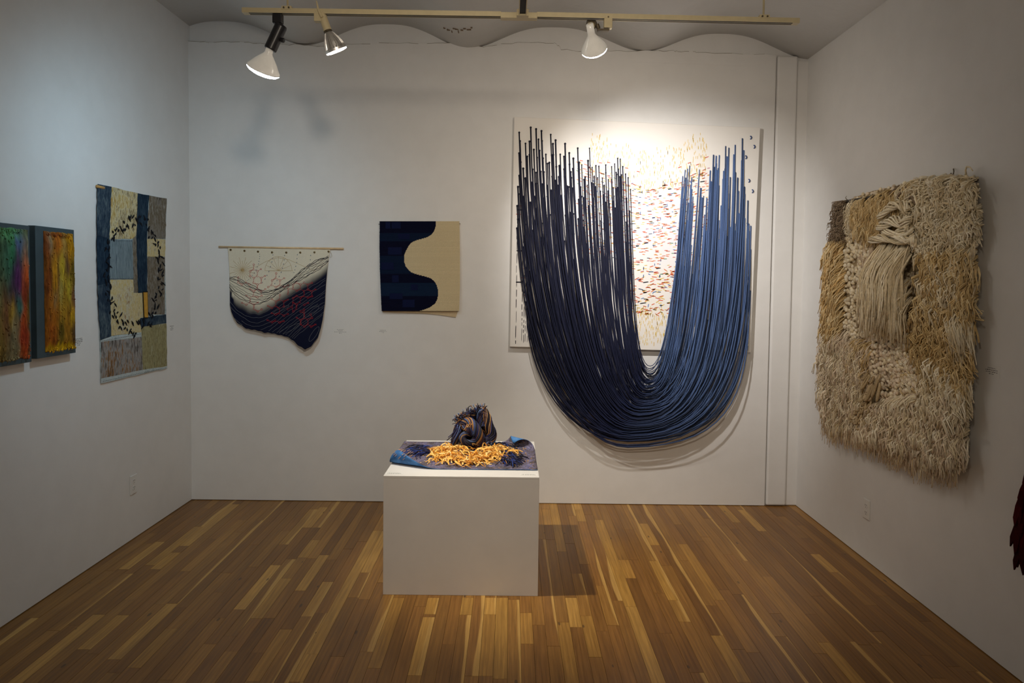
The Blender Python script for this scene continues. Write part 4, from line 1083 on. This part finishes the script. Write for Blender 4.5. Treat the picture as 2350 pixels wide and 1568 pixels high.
skein([(2086, 470, .08), (2100, 450, .09), (2110, 470, .08)], .02, 9, CRM+TAU[:1])
for _ in range(6): u = rg.uniform(2082, 2096); skein([(u, 540, .08), (u+4, 552, .11), (u+6, 566, .10)], .008, 4, CRM)
mb.build('tassel_knot', YARN, wh, smooth=True)
pile('big_tassel', [(2015, 560), (2085, 556), (2088, 590), (2010, 600)], 130, (.22, .36), .0046, CRM, (-.10, -1), .055, .10, 41, strands=3, base=.09, spread=.10, segs=7)
pile('big_tassel', [(2030, 640), (2090, 640), (2092, 690), (2040, 690)], 60, (.10, .2), .0042, CRM+GLD[:1], (.05, -1), .05, .15, 42, strands=3, base=.07, spread=.14, segs=6)
# thick grey-straw loops low in the middle
mb = MB(); rg = random.Random(51)
LOOP = [lin(196, 174, 136), lin(182, 160, 124), lin(206, 184, 148)]
for k_ in range(44):
    t = rg.random(); u = 2014-t*34+rg.uniform(-17, 17); v = 860+t*108+rg.uniform(-10, 10)
    a = rg.uniform(-.9, .9); p = fr.px(u, v, .055); L_ = rg.uniform(.03, .06); w = rg.uniform(.012, .02); pts = []
    if k_ < 4: p = fr.px((2022, 2012, 2028, 2004)[k_], (872, 884, 880, 862)[k_], .075); L_ = .095; a = (.1, .3, -.15, .5)[k_]; w = .016
    for i in range(13):
        q = i/12*2*pi; x = w*sin(q); z = -L_*(1-cos(q))/2
        pts.append(p+Vector((x*cos(a)-z*sin(a)*-1, -.02-.022*(1-cos(q))/2-.006*sin(q), z*cos(a)-x*sin(a))))
    c = rg.choice(LOOP); f = rg.uniform(.85, 1.1)
    mb.tube(pts, .0058, 6, tuple(x*f for x in c))
mb.build('yarn_loops', YARN, wh, smooth=True, kind='stuff')
a, b_ = fr.px(1930, 466, .03), fr.px(2240, 412, .03)
s_ = MB(); s_.tube([a, b_], .012, 10); s_.build('hanging_rod', plain('dark_wood_rod', (.05, .04, .03), .6, .3), wh, smooth=True)
# wall hook above it
fr2 = Frame('right', 2187, 393); hk = fr2.empty('wall_hook'); tag(hk, 'small bent metal hook in right wall above the wool hanging', 'hook')
s_ = MB(); s_.tube([fr2.px(2188, 388, -.004), fr2.px(2188, 388, .012), fr2.px(2189, 393, .014), fr2.px(2188, 399, .014), fr2.px(2184, 401, .020), fr2.px(2182, 397, .024)], .0028, 7); s_.build('bent_nail', BRONZE, hk, smooth=True)
s_ = MB(); s_.tube([fr2.px(2184, 399, .016), fr2.px(2178, 402, .012), fr2.px(2170, 404, .02)], .0009, 5); s_.build('wire', BRONZE, hk)

# ------------------------------------------------------------------ dark red hanging at the right edge
fr = Frame('right', 2350, 1200); rh = fr.empty('dark_red_hanging'); tag(rh, 'ragged dark red fringed textile at the right picture edge', 'textile')
REDM = vcol('dark_red_felt', .9, .08, var=.3, scale=60)
s_ = MB(); e0 = fr.px(2350, 1165, .01)
s_.prism([(e0.x+.03, -.05+e0.z), (e0.x+.45, -.1+e0.z), (e0.x+.45, e0.z+.9), (e0.x+.12, e0.z+.9), (e0.x+.05, e0.z+.4)], -.016, -.003, lin(70, 14, 18)); s_.build('backing', REDM, rh)
rg = random.Random(61); mb = MB()
def rag(x, z, ln, dx, w, y, c):
    pts = [(x, y, z), (x+dx*.3, y-.008, z-ln*.4), (x+dx*.7, y-.010, z-ln*.75), (x+dx, y-.006, z-ln)]
    ws = [w*.7, w, w*.8, w*.1]; vs = []
    for (a, b, c_), h in zip(pts, ws): vs += [(a-h/2, b, c_), (a+h/2, b-.002, c_), (a+h/2, b+.004, c_), (a-h/2, b+.006, c_)]
    fs = []
    for i in range(3):
        for j in range(4): fs.append((i*4+j, i*4+(j+1) % 4, i*4+4+(j+1) % 4, i*4+4+j))
    mb.add(vs, fs+[(3, 2, 1, 0), (12, 13, 14, 15)], c)
for k_ in range(300):
    z = e0.z+rg.uniform(-.10, .85); lim = e0.x+.012+max(0, z-e0.z)*.12
    x = lim+rg.uniform(0, .42) if k_ % 3 else lim+rg.uniform(.0, .05)
    rag(min(x, e0.x+.42), z, rg.uniform(.09, .17), rg.uniform(-.03, .01), rg.uniform(.02, .04), -.018-rg.random()*.02, (lambda h: tuple(q*h for q in lin(64, 10, 15)))(rg.uniform(.4, 1.2)))
for (u0, v0), (u1, v1) in (((2348, 1172), (2321, 1254)), ((2346, 1200), (2333, 1268)), ((2349, 1230), (2330, 1308)), ((2356, 1240), (2349, 1316)), ((2352, 1180), (2338, 1262))):
    a, b_ = fr.px(u0, v0, .03), fr.px(u1, v1, .03); rag(a.x, a.z, a.z-b_.z, b_.x-a.x, .034, -.03, lin(48, 8, 14))
mb.build('ragged_fringe', REDM, rh, kind='stuff')

# ------------------------------------------------------------------ outlets and captions
PLATE = plain('white_plastic', (.74, .73, .70), .35, .5, var=.02)
def outlet(wall, u, v, lbl):
    fr = Frame(wall, u, v); o = fr.empty('wall_outlet'); tag(o, lbl, 'outlet')
    s_ = MB(); s_.box(-.0355, .0355, -.0065, 0, -.058, .058); s_.build('cover_plate', PLATE, o, bevel=.003)
    for z in (.0205, -.0205):
        s_ = MB(); pr_ = []
        for k_ in range(20):
            q = 2*pi*k_/20; pr_.append((max(-.0135, min(.0135, .0175*cos(q))), z+.0145*sin(q)))
        s_.prism(pr_, -.0085, -.005); rcp = s_.build('receptacle', PLATE, o)
        for dx, h in ((-.006, .0045), (.006, .0038)):
            s_ = MB(); s_.box(dx-.0011, dx+.0011, -.0089, -.008, z+.001-h+.003, z+.001+h+.003); s_.build('slot', DARK, rcp)
        s_ = MB(); s_.lathe([(.0024, 0), (.0024, .0006)], (0, -.0083, z-.008), (0, -1, 0), 10); s_.build('ground_hole', DARK, rcp)
    s_ = MB(); s_.lathe([(.003, 0), (.0028, .001), (.001, .0014)], (0, -.0065, 0), (0, -1, 0), 10); s_.build('screw', STEEL, o)
outlet('left', 305, 1112, 'white duplex wall outlet low on the left wall')
outlet('right', 1990, 1169, 'white duplex wall outlet low on the right wall')
CARD = plain('caption_card', (.76, .75, .72), .5, .3, var=.01)
INKM = plain('caption_ink', (.10, .10, .10), .7, .2)
def lines(o, rows, yoff, xz=True, z0=0.0):
    rg = random.Random(len(rows)*7+int(rows[0]*1000))
    for i, w in enumerate(rows):
        mb = MB(); x = -w/2; z = (len(rows)/2-i-.5)*.0085
        while x < w/2:
            l_ = min(rg.uniform(.004, .011), w/2-x+.002)
            n = max(1, int(l_/.0022))
            for c in range(n):                          # illegible small print: one sliver per letter
                h = rg.choice([.0026, .0026, .0040]); a = x+c*.0022
                if xz: mb.box(a, a+.0014, -yoff-.0004, -yoff+.0002, z-.0013, z-.0013+h)
                else: mb.box(a, a+.0014, z-.0013, z-.0013+h, yoff-.0002, yoff+.0004)
            x += l_+.0025
        mb.build('text_line', INKM, o)
def caption(wall, u, v, rows, lbl, w=.10, h=.055):
    fr = Frame(wall, u, v); o = fr.empty('caption_label'); tag(o, lbl, 'label', 'caption labels')
    s_ = MB(); s_.box(-w/2, w/2, -.0007, 0, -h/2, h/2); s_.build('card', CARD, o)
    lines(o, rows, .0009)
caption('back', 781, 761, [.046, .03, .084, .016], 'small printed caption right of the indigo dyed cloth')
caption('back', 879, 761, [.044, .052, .018], 'small printed caption below the navy and cream weaving')
caption('left', 180, 785, [.060, .066, .066, .03, .016], 'small printed caption right of the mustard fibre panel')
caption('left', 394, 753, [.050, .018, .040, .034], 'small printed caption beside the stitched patchwork', .08)
caption('right', 2276, 852, [.045, .075, .07, .03], 'small printed caption beside the wool hanging')
for u, v, lbl in ((905, 1087, 'thin printed caption on plinth top, left front corner'), (1213, 1090, 'thin printed caption on plinth top, right front corner')):
    p = on_z(u, v, PZ); o = empty('caption_label', (p.x, p.y, PZ)); tag(o, lbl, 'label', 'caption labels')
    s_ = MB(); s_.box(-.045, .045, -.016, .016, 0, .0006); s_.build('card', CARD, o); lines(o, [.06, .07], .0008, False)
# ------------------------------------------------------------------ sculpture on the plinth
def kpx(x, y): return 860+x/5.875, 900+y/5.875
def top(x, y, z=PZ): return on_z(*kpx(x, y), z)
BL, BR_, FR_ = top(405, 668), top(2160, 700), top(2195, 1052)
SH0 = Vector(((BL.x+FR_.x)/2, (BL.y+FR_.y)/2, PZ))
sheet = empty('painted_sheet', SH0); tag(sheet, 'speckled blue-grey painted sheet with two curled corners lying on the plinth', 'sheet')
def sheet_mats():
    g = G('speckled_sheet_face', .7, .2); v = g.coord('Object')
    f = g.noise(v, 16, 6, .7); f2 = g.noise(v, 120, 3, .7)
    c = g.ramp(f, [(.25, lin(40, 36, 36)), (.45, lin(92, 84, 90)), (.6, lin(112, 108, 140)), (.75, lin(52, 66, 116))])
    c = g.mix(1.0, c, g.ramp(f2, [(.35, (.42,)*3), (.65, (1.55,)*3)]), 'MULTIPLY')
    vo = g.n('ShaderNodeTexVoronoi'); vo.inputs['Scale'].default_value = 75; g.l(g.coord('Object'), vo.inputs['Vector'])
    zone = g.noise(v, 7, 2); fl_ = g.math('MULTIPLY', g.math('LESS_THAN', vo.outputs['Distance'], .2), g.math('GREATER_THAN', zone, .54))
    g.col(g.mix(fl_, c, lin(206, 150, 56))); g.bump(f2, .2, .002)
    h = G('blue_sheet_back', .65, .25); v = h.coord('Object')
    f = h.noise(v, 14, 4); h.col(h.ramp(f, [(.3, lin(40, 78, 130)), (.55, lin(70, 124, 184)), (.75, lin(104, 150, 204))]))
    return g.m, h.m
FACE, BACK = sheet_mats()
FA, FB = top(215, 948), top(840, 1042)                 # crease of the front left curl
GA, GB = top(1700, 690), top(2170, 812)                # crease of the back right curl
def curl(p, A, B, r, side):
    t = (B-A); t.z = 0; t.normalize(); n = Vector((t.y, -t.x, 0))*side
    d = (p-A).dot(n)
    if d <= 0: return p, 0.0
    a = d/r
    q = p-n*d
    rr = r*(1-.10*a/pi)
    return q+n*(rr*sin(a))+Vector((0, 0, rr*(1-cos(a)))), d
NX, NY = 74, 54; tp, bt = [], []
x0_, x1_, y0_, y1_ = top(222, 945).x-.004, FR_.x, top(1200, 1050).y, (BL.y+BR_.y)/2
rw = random.Random(3)
def sheet_pt(a, b):
    x = x0_+(x1_-x0_)*a+.012*(BL.x-x0_ > 0)*0 + (BL.x-x0_)*b*(1-a)*.9
    y = y0_+(y1_-y0_)*b
    p = Vector((x, y, PZ+.0022+.0015*(1+mnoise.noise((x*9, y*9, 2)))+.006*max(0, a-.55)*max(0, .25-b)*2))
    p, d = curl(p, FA, FB, .042, 1)
    if d == 0: p, d = curl(p, GA, GB, .030, -1)
    return p
th_ = .0014
grid = [[sheet_pt(i/NX, j/NY) for j in range(NY+1)] for i in range(NX+1)]
s_ = MB(); vs = []
def nrm_(i, j):
    a = grid[min(i+1, NX)][j]-grid[max(i-1, 0)][j]; b = grid[i][min(j+1, NY)]-grid[i][max(j-1, 0)]
    return a.cross(b).normalized()
for i in range(NX+1):
    for j in range(NY+1): vs.append(grid[i][j]+nrm_(i, j)*th_/2-SH0)
for i in range(NX+1):
    for j in range(NY+1): vs.append(grid[i][j]-nrm_(i, j)*th_/2-SH0)
W2 = NY+1; T = (NX+1)*W2
s_.mi = 0; s_.add(vs, [(i*W2+j, (i+1)*W2+j, (i+1)*W2+j+1, i*W2+j+1) for i in range(NX) for j in range(NY)])
fs = [(T+i*W2+j, T+i*W2+j+1, T+(i+1)*W2+j+1, T+(i+1)*W2+j) for i in range(NX) for j in range(NY)]
for i in range(NX): fs += [(i*W2, T+i*W2, T+(i+1)*W2, (i+1)*W2), (i*W2+NY, (i+1)*W2+NY, T+(i+1)*W2+NY, T+i*W2+NY)]
for j in range(NY): fs += [(j, j+1, T+j+1, T+j), (NX*W2+j, T+NX*W2+j, T+NX*W2+j+1, NX*W2+j+1)]
s_.f += fs; s_.m += [1]*len(fs)
s_.build('sheet', [FACE, BACK], sheet, smooth=True)
# tan dashes on the blue underside of the curl
mb = MB(); rg = random.Random(9)
t_ = (FB-FA); t_.z = 0; t_.normalize(); n_f = Vector((t_.y, -t_.x, 0))
for _ in range(20):
    s0 = rg.uniform(.04, .20); a = rg.uniform(1.2, 2.7); r = .0428
    if s0 > .06+.05*a: continue
    def cp(a, s): return FA+t_*s+n_f*(r*sin(a))+Vector((0, 0, .003+r*(1-cos(a))))-SH0
    pts = [cp(a+k_*.09, s0+k_*.004) for k_ in range(4)]
    mb.ribbon(pts, .0022, n_f*sin(a)+Vector((0, 0, -cos(a))), .0008)
if mb.v: mb.build('tan_dashes', plain('tan_paint', lin(196, 150, 104), .7), sheet, kind='stuff')

# shredded yellow nest
NC = (top(720, 850).x+top(1860, 850).x)/2; fy = top(1270, 985, PZ+.006).y; by_ = fy+.42
KB0 = top(1350, 800)
NEST = Vector((NC, (fy+by_)/2, PZ+.003)); RX, RY = (top(1850, 850).x-top(720, 850).x)/2, (by_-fy)/2
nest = empty('shredded_nest', NEST); tag(nest, 'loose ring of shredded yellow ribbon heaped around the knotted cord', 'sculpture')
mb = MB(); rg = random.Random(14)
YC = [lin(248, 198, 110), lin(238, 178, 76), lin(250, 214, 142), lin(224, 156, 58), lin(244, 188, 94)]
for k_ in range(760):
    a = rg.uniform(0, 2*pi); r = sqrt(rg.uniform(.10, 1.0))*(1+.10*sin(3*a+1)+.08*sin(7*a))
    x, y = RX*r*cos(a)*.93, RY*r*sin(a)*.93
    if (NEST.x+x-KB0.x)**2+(NEST.y+y-KB0.y-.05)**2 < .108**2: continue
    hmax = (.030 if y < 0 else .042)*max(.15, 1-r**2.4)+.006
    z = rg.uniform(.004, hmax)
    th = rg.uniform(0, 2*pi); L_ = rg.uniform(.045, .115) if k_ > 40 else rg.uniform(.10, .16); kk = rg.uniform(-3.6, 3.6); arch = rg.uniform(.2, 1)*.024
    pts = []; px_, py_ = x, y; n = 7
    for i in range(n):
        t = i/(n-1); q = th+kk*(t-.5)
        pts.append(Vector((px_, py_, max(.0025, z+arch*sin(pi*t)-.006*t))))
        px_ += cos(q)*L_/n; py_ += sin(q)*L_/n
    tw = rg.uniform(-1.2, 1.2); ph = rg.uniform(-.9, .9)
    f = rg.uniform(.85, 1.1); c = tuple(v_*f for v_ in rg.choice(YC))
    mb.ribbon(pts, rg.uniform(.0042, .0100), lambda i: Vector((sin(ph+tw*i/6)*cos(th+pi/2), sin(ph+tw*i/6)*sin(th+pi/2), cos(ph+tw*i/6))), .0005, c)
mb.build('ribbon_shreds', vcol('dyed_yellow_ribbon', .6, .3, var=.18, scale=120), nest, kind='stuff')
mb = MB()
for k_ in range(130):                                   # crumbs thrown out on the sheet
    x, y = rg.uniform(-RX*1.7, RX*1.55), rg.uniform(-RY*.95, RY*.9)
    if (x/RX)**2+(y/RY)**2 < .9 or not (x0_+.16 < NEST.x+x < x1_-.02 and y0_+.03 < NEST.y+y < y1_-.03): continue
    w = rg.uniform(.0015, .004); mb.box(x-w, x+w, y-w*.6, y+w*.6, .0020, .0042, rg.choice(YC))
if mb.v: mb.build('ribbon_crumbs', vcol('dyed_yellow_crumbs', .6, .3), nest, kind='stuff')

# knotted bundle of dyed cord standing in the nest
KB = top(1350, 800); KY = KB.y+.085
knot = empty('knotted_cord_bundle', (KB.x, KY, PZ+.004)); tag(knot, 'knotted bundle of navy and gold cord with frayed top in the yellow nest', 'sculpture')
KO = Vector((KB.x, KY, PZ+.004))
def kp(x, y, dy=0.0): return on_y(*kpx(x, y), KY+dy)-KO
KC = [lin(24, 22, 38), lin(30, 28, 62), lin(20, 18, 26), lin(46, 50, 104), lin(58, 40, 60), lin(24, 22, 38), lin(96, 122, 170)]
KG = [lin(196, 150, 92), lin(170, 124, 74), lin(140, 96, 62)]
KM = vcol('dyed_bundle_cord', .6, .35, var=.2, scale=150)
rg = random.Random(23); SC_ = 1/5.875*(KY/FPX)          # metres per crop pixel
def spl(P_, t):
    n = len(P_)-1; x = t*n; i = min(int(x), n-1); f = x-i
    p0, p1, p2, p3 = P_[max(i-1, 0)], P_[i], P_[i+1], P_[min(i+2, n)]
    return .5*((2*p1)+(p2-p0)*f+(2*p0-5*p1+4*p2-p3)*f*f+(3*p1-p0-3*p2+p3)*f**3)
def rope(pts, r, n, turns, gold=.2, name='twisted_rope', K=26, rad=.0026):
    P_ = [kp(*p) for p in pts]; mb = MB()
    core = [spl(P_, i/(K-1)) for i in range(K)]
    for c_ in core: c_.z = max(c_.z, r*SC_+.003)     # lies on the sheet, never in it
    mb.tube(core, r*SC_*.80, 8, lin(16, 14, 22))
    n = int(n*1.6)
    for s in range(n):
        ph = 2*pi*s/n; pp = []; c = rg.choice(KG) if rg.random() < gold*.62 else rg.choice(KC); f = rg.uniform(.6, 1.1)
        a = None
        for i in range(K):
            t = i/(K-1); tg = (core[min(i+1, K-1)]-core[max(i-1, 0)]).normalized()
            if a is None: a = tg.cross(Vector((0, 1, 0))).normalized()
            a = (a-tg*a.dot(tg)).normalized(); b = tg.cross(a); q = ph+turns*2*pi*t
            rr = r*SC_*(.96+.06*sin(s*2.1))
            pp.append(core[i]+a*cos(q)*rr+b*sin(q)*rr)
        mb.tube(pp, rad, 5, tuple(x*f for x in c))
    return mb.build(name, KM, knot, smooth=True)
rope([(1330, 330, .05), (1430, 250, .03), (1495, 330, 0), (1530, 450, -.01), (1575, 560, -.01), (1560, 650, -.02), (1530, 735, -.03)], 66, 22, 1.1, .30)
rope([(1330, 300, .0), (1215, 345, -.02), (1150, 450, -.02), (1110, 570, -.03), (1090, 690, -.03), (1085, 760, -.02)], 60, 20, .6, .15)
rope([(1170, 430, -.03), (1270, 400, -.05), (1350, 470, -.065), (1400, 570, -.07), (1405, 680, -.06), (1375, 800, -.04)], 60, 22, 1.3, .30)
rope([(1345, 560, -.05), (1240, 555, -.06), (1185, 610, -.075), (1215, 675, -.085), (1300, 690, -.085), (1360, 640, -.06)], 44, 17, 1.0, .22)
rope([(1200, 470, -.05), (1270, 500, -.075), (1320, 560, -.07)], 40, 14, .5, .2)
rope([(1300, 720, -.05), (1330, 760, -.05), (1350, 800, -.04)], 52, 16, .4, .1)
rope([(1190, 470, .05), (1300, 400, .06), (1440, 420, .06), (1500, 560, .05), (1480, 720, .04)], 90, 24, .8, .15)
rope([(1150, 600, .04), (1230, 560, .03), (1330, 560, .02), (1450, 600, .02), (1500, 690, .02)], 85, 22, .8, .15)
rope([(1530, 640, -.03), (1500, 690, -.05), (1530, 750, -.05)], 44, 14, .6, .3)
rope([(1415, 260, -.01), (1420, 380, -.02), (1440, 470, -.03)], 42, 14, .5, .1)
mb = MB()
for k_ in range(190):                                   # frayed ends sprouting from the top and left shoulder
    t = rg.random()
    if t < .75:
        s = rg.random(); x, y = 1110+s*250+rg.uniform(-15, 15), 400-s*120+rg.uniform(-25, 40); an = rg.uniform(-1.35, .25) - .4*(1-s)
    else: x, y = rg.uniform(1350, 1480), rg.uniform(240, 300); an = rg.uniform(-.9, 1.3)
    L_ = rg.uniform(40, 105); dy = rg.uniform(-.05, .05); cv = rg.uniform(-.6, .6)
    pts = []
    for i in range(5):
        u = i/4; q = an+cv*u; pts.append(kp(x+sin(q)*L_*u, y-cos(q)*L_*u, dy-.02*u*rg.uniform(.5, 1)))
    c = rg.choice(KG) if rg.random() < .12 else rg.choice(KC); mb.tube(pts, .0020, 5, c)
for k_ in range(16):                                    # longer ends hanging down the left side and over the knot
    if k_ < 9: x, y, an, L_ = rg.uniform(1090, 1150), rg.uniform(400, 480), pi+rg.uniform(.12, .45), rg.uniform(120, 230)
    else: x, y, an, L_ = rg.uniform(1180, 1330), rg.uniform(420, 470), pi+rg.uniform(-.5, .5), rg.uniform(60, 110)
    pts = [kp(x+sin(an+.25*i/4)*L_*i/4, y-cos(an+.25*i/4)*L_*i/4, -.085) for i in range(5)]
    for c_ in pts: c_.z = max(c_.z, .006)
    mb.tube(pts, .0025, 5, rg.choice(KC+KG[:1]) if k_ < 9 else rg.choice(KG))
mb.tube([kp(1245, 250, 0), kp(1255, 215, 0), kp(1275, 195, 0), kp(1306, 186, 0)], .0024, 5, KC[2])
mb.build('frayed_ends', KM, knot, smooth=True, kind='stuff')
# cord fringes spilling out of the nest on both sides
def fringe(name, n, rx, ry, dirn, L_, seed, lbl=None):
    rg = random.Random(seed); mb = MB()
    for _ in range(n):
        p = top(rg.uniform(*rx), rg.uniform(*ry), PZ+.006)-KO; a = dirn+rg.gauss(0, .38); l_ = rg.uniform(*L_); cv = rg.uniform(-1.2, 1.2); pts = []
        x, y = p.x, p.y; z = rg.uniform(.004, .024)
        for i in range(6):
            pts.append(Vector((x, y, max(.004, z*(1-(i/5)**1.6)+.008*sin(pi*i/5)*rg.random()+.003)))); q = a+cv*i/6; x += cos(q)*l_/5; y += sin(q)*l_/5
        c = rg.choice([lin(22, 22, 50), lin(30, 34, 88), lin(20, 18, 30), lin(40, 64, 140), lin(24, 22, 44)]) if rg.random() > .07 else rg.choice(KG)
        mb.tube(pts, .0021, 5, c)
    mb.build(name, KM, knot, smooth=True, kind='stuff')
fringe('cord_fringe', 75, (640, 780), (770, 850), pi, (.06, .15), 71)
fringe('cord_fringe', 150, (1700, 1860), (830, 970), -.9, (.05, .10), 72)
fringe('cord_fringe', 40, (1600, 1760), (720, 800), -.5, (.05, .09), 73)
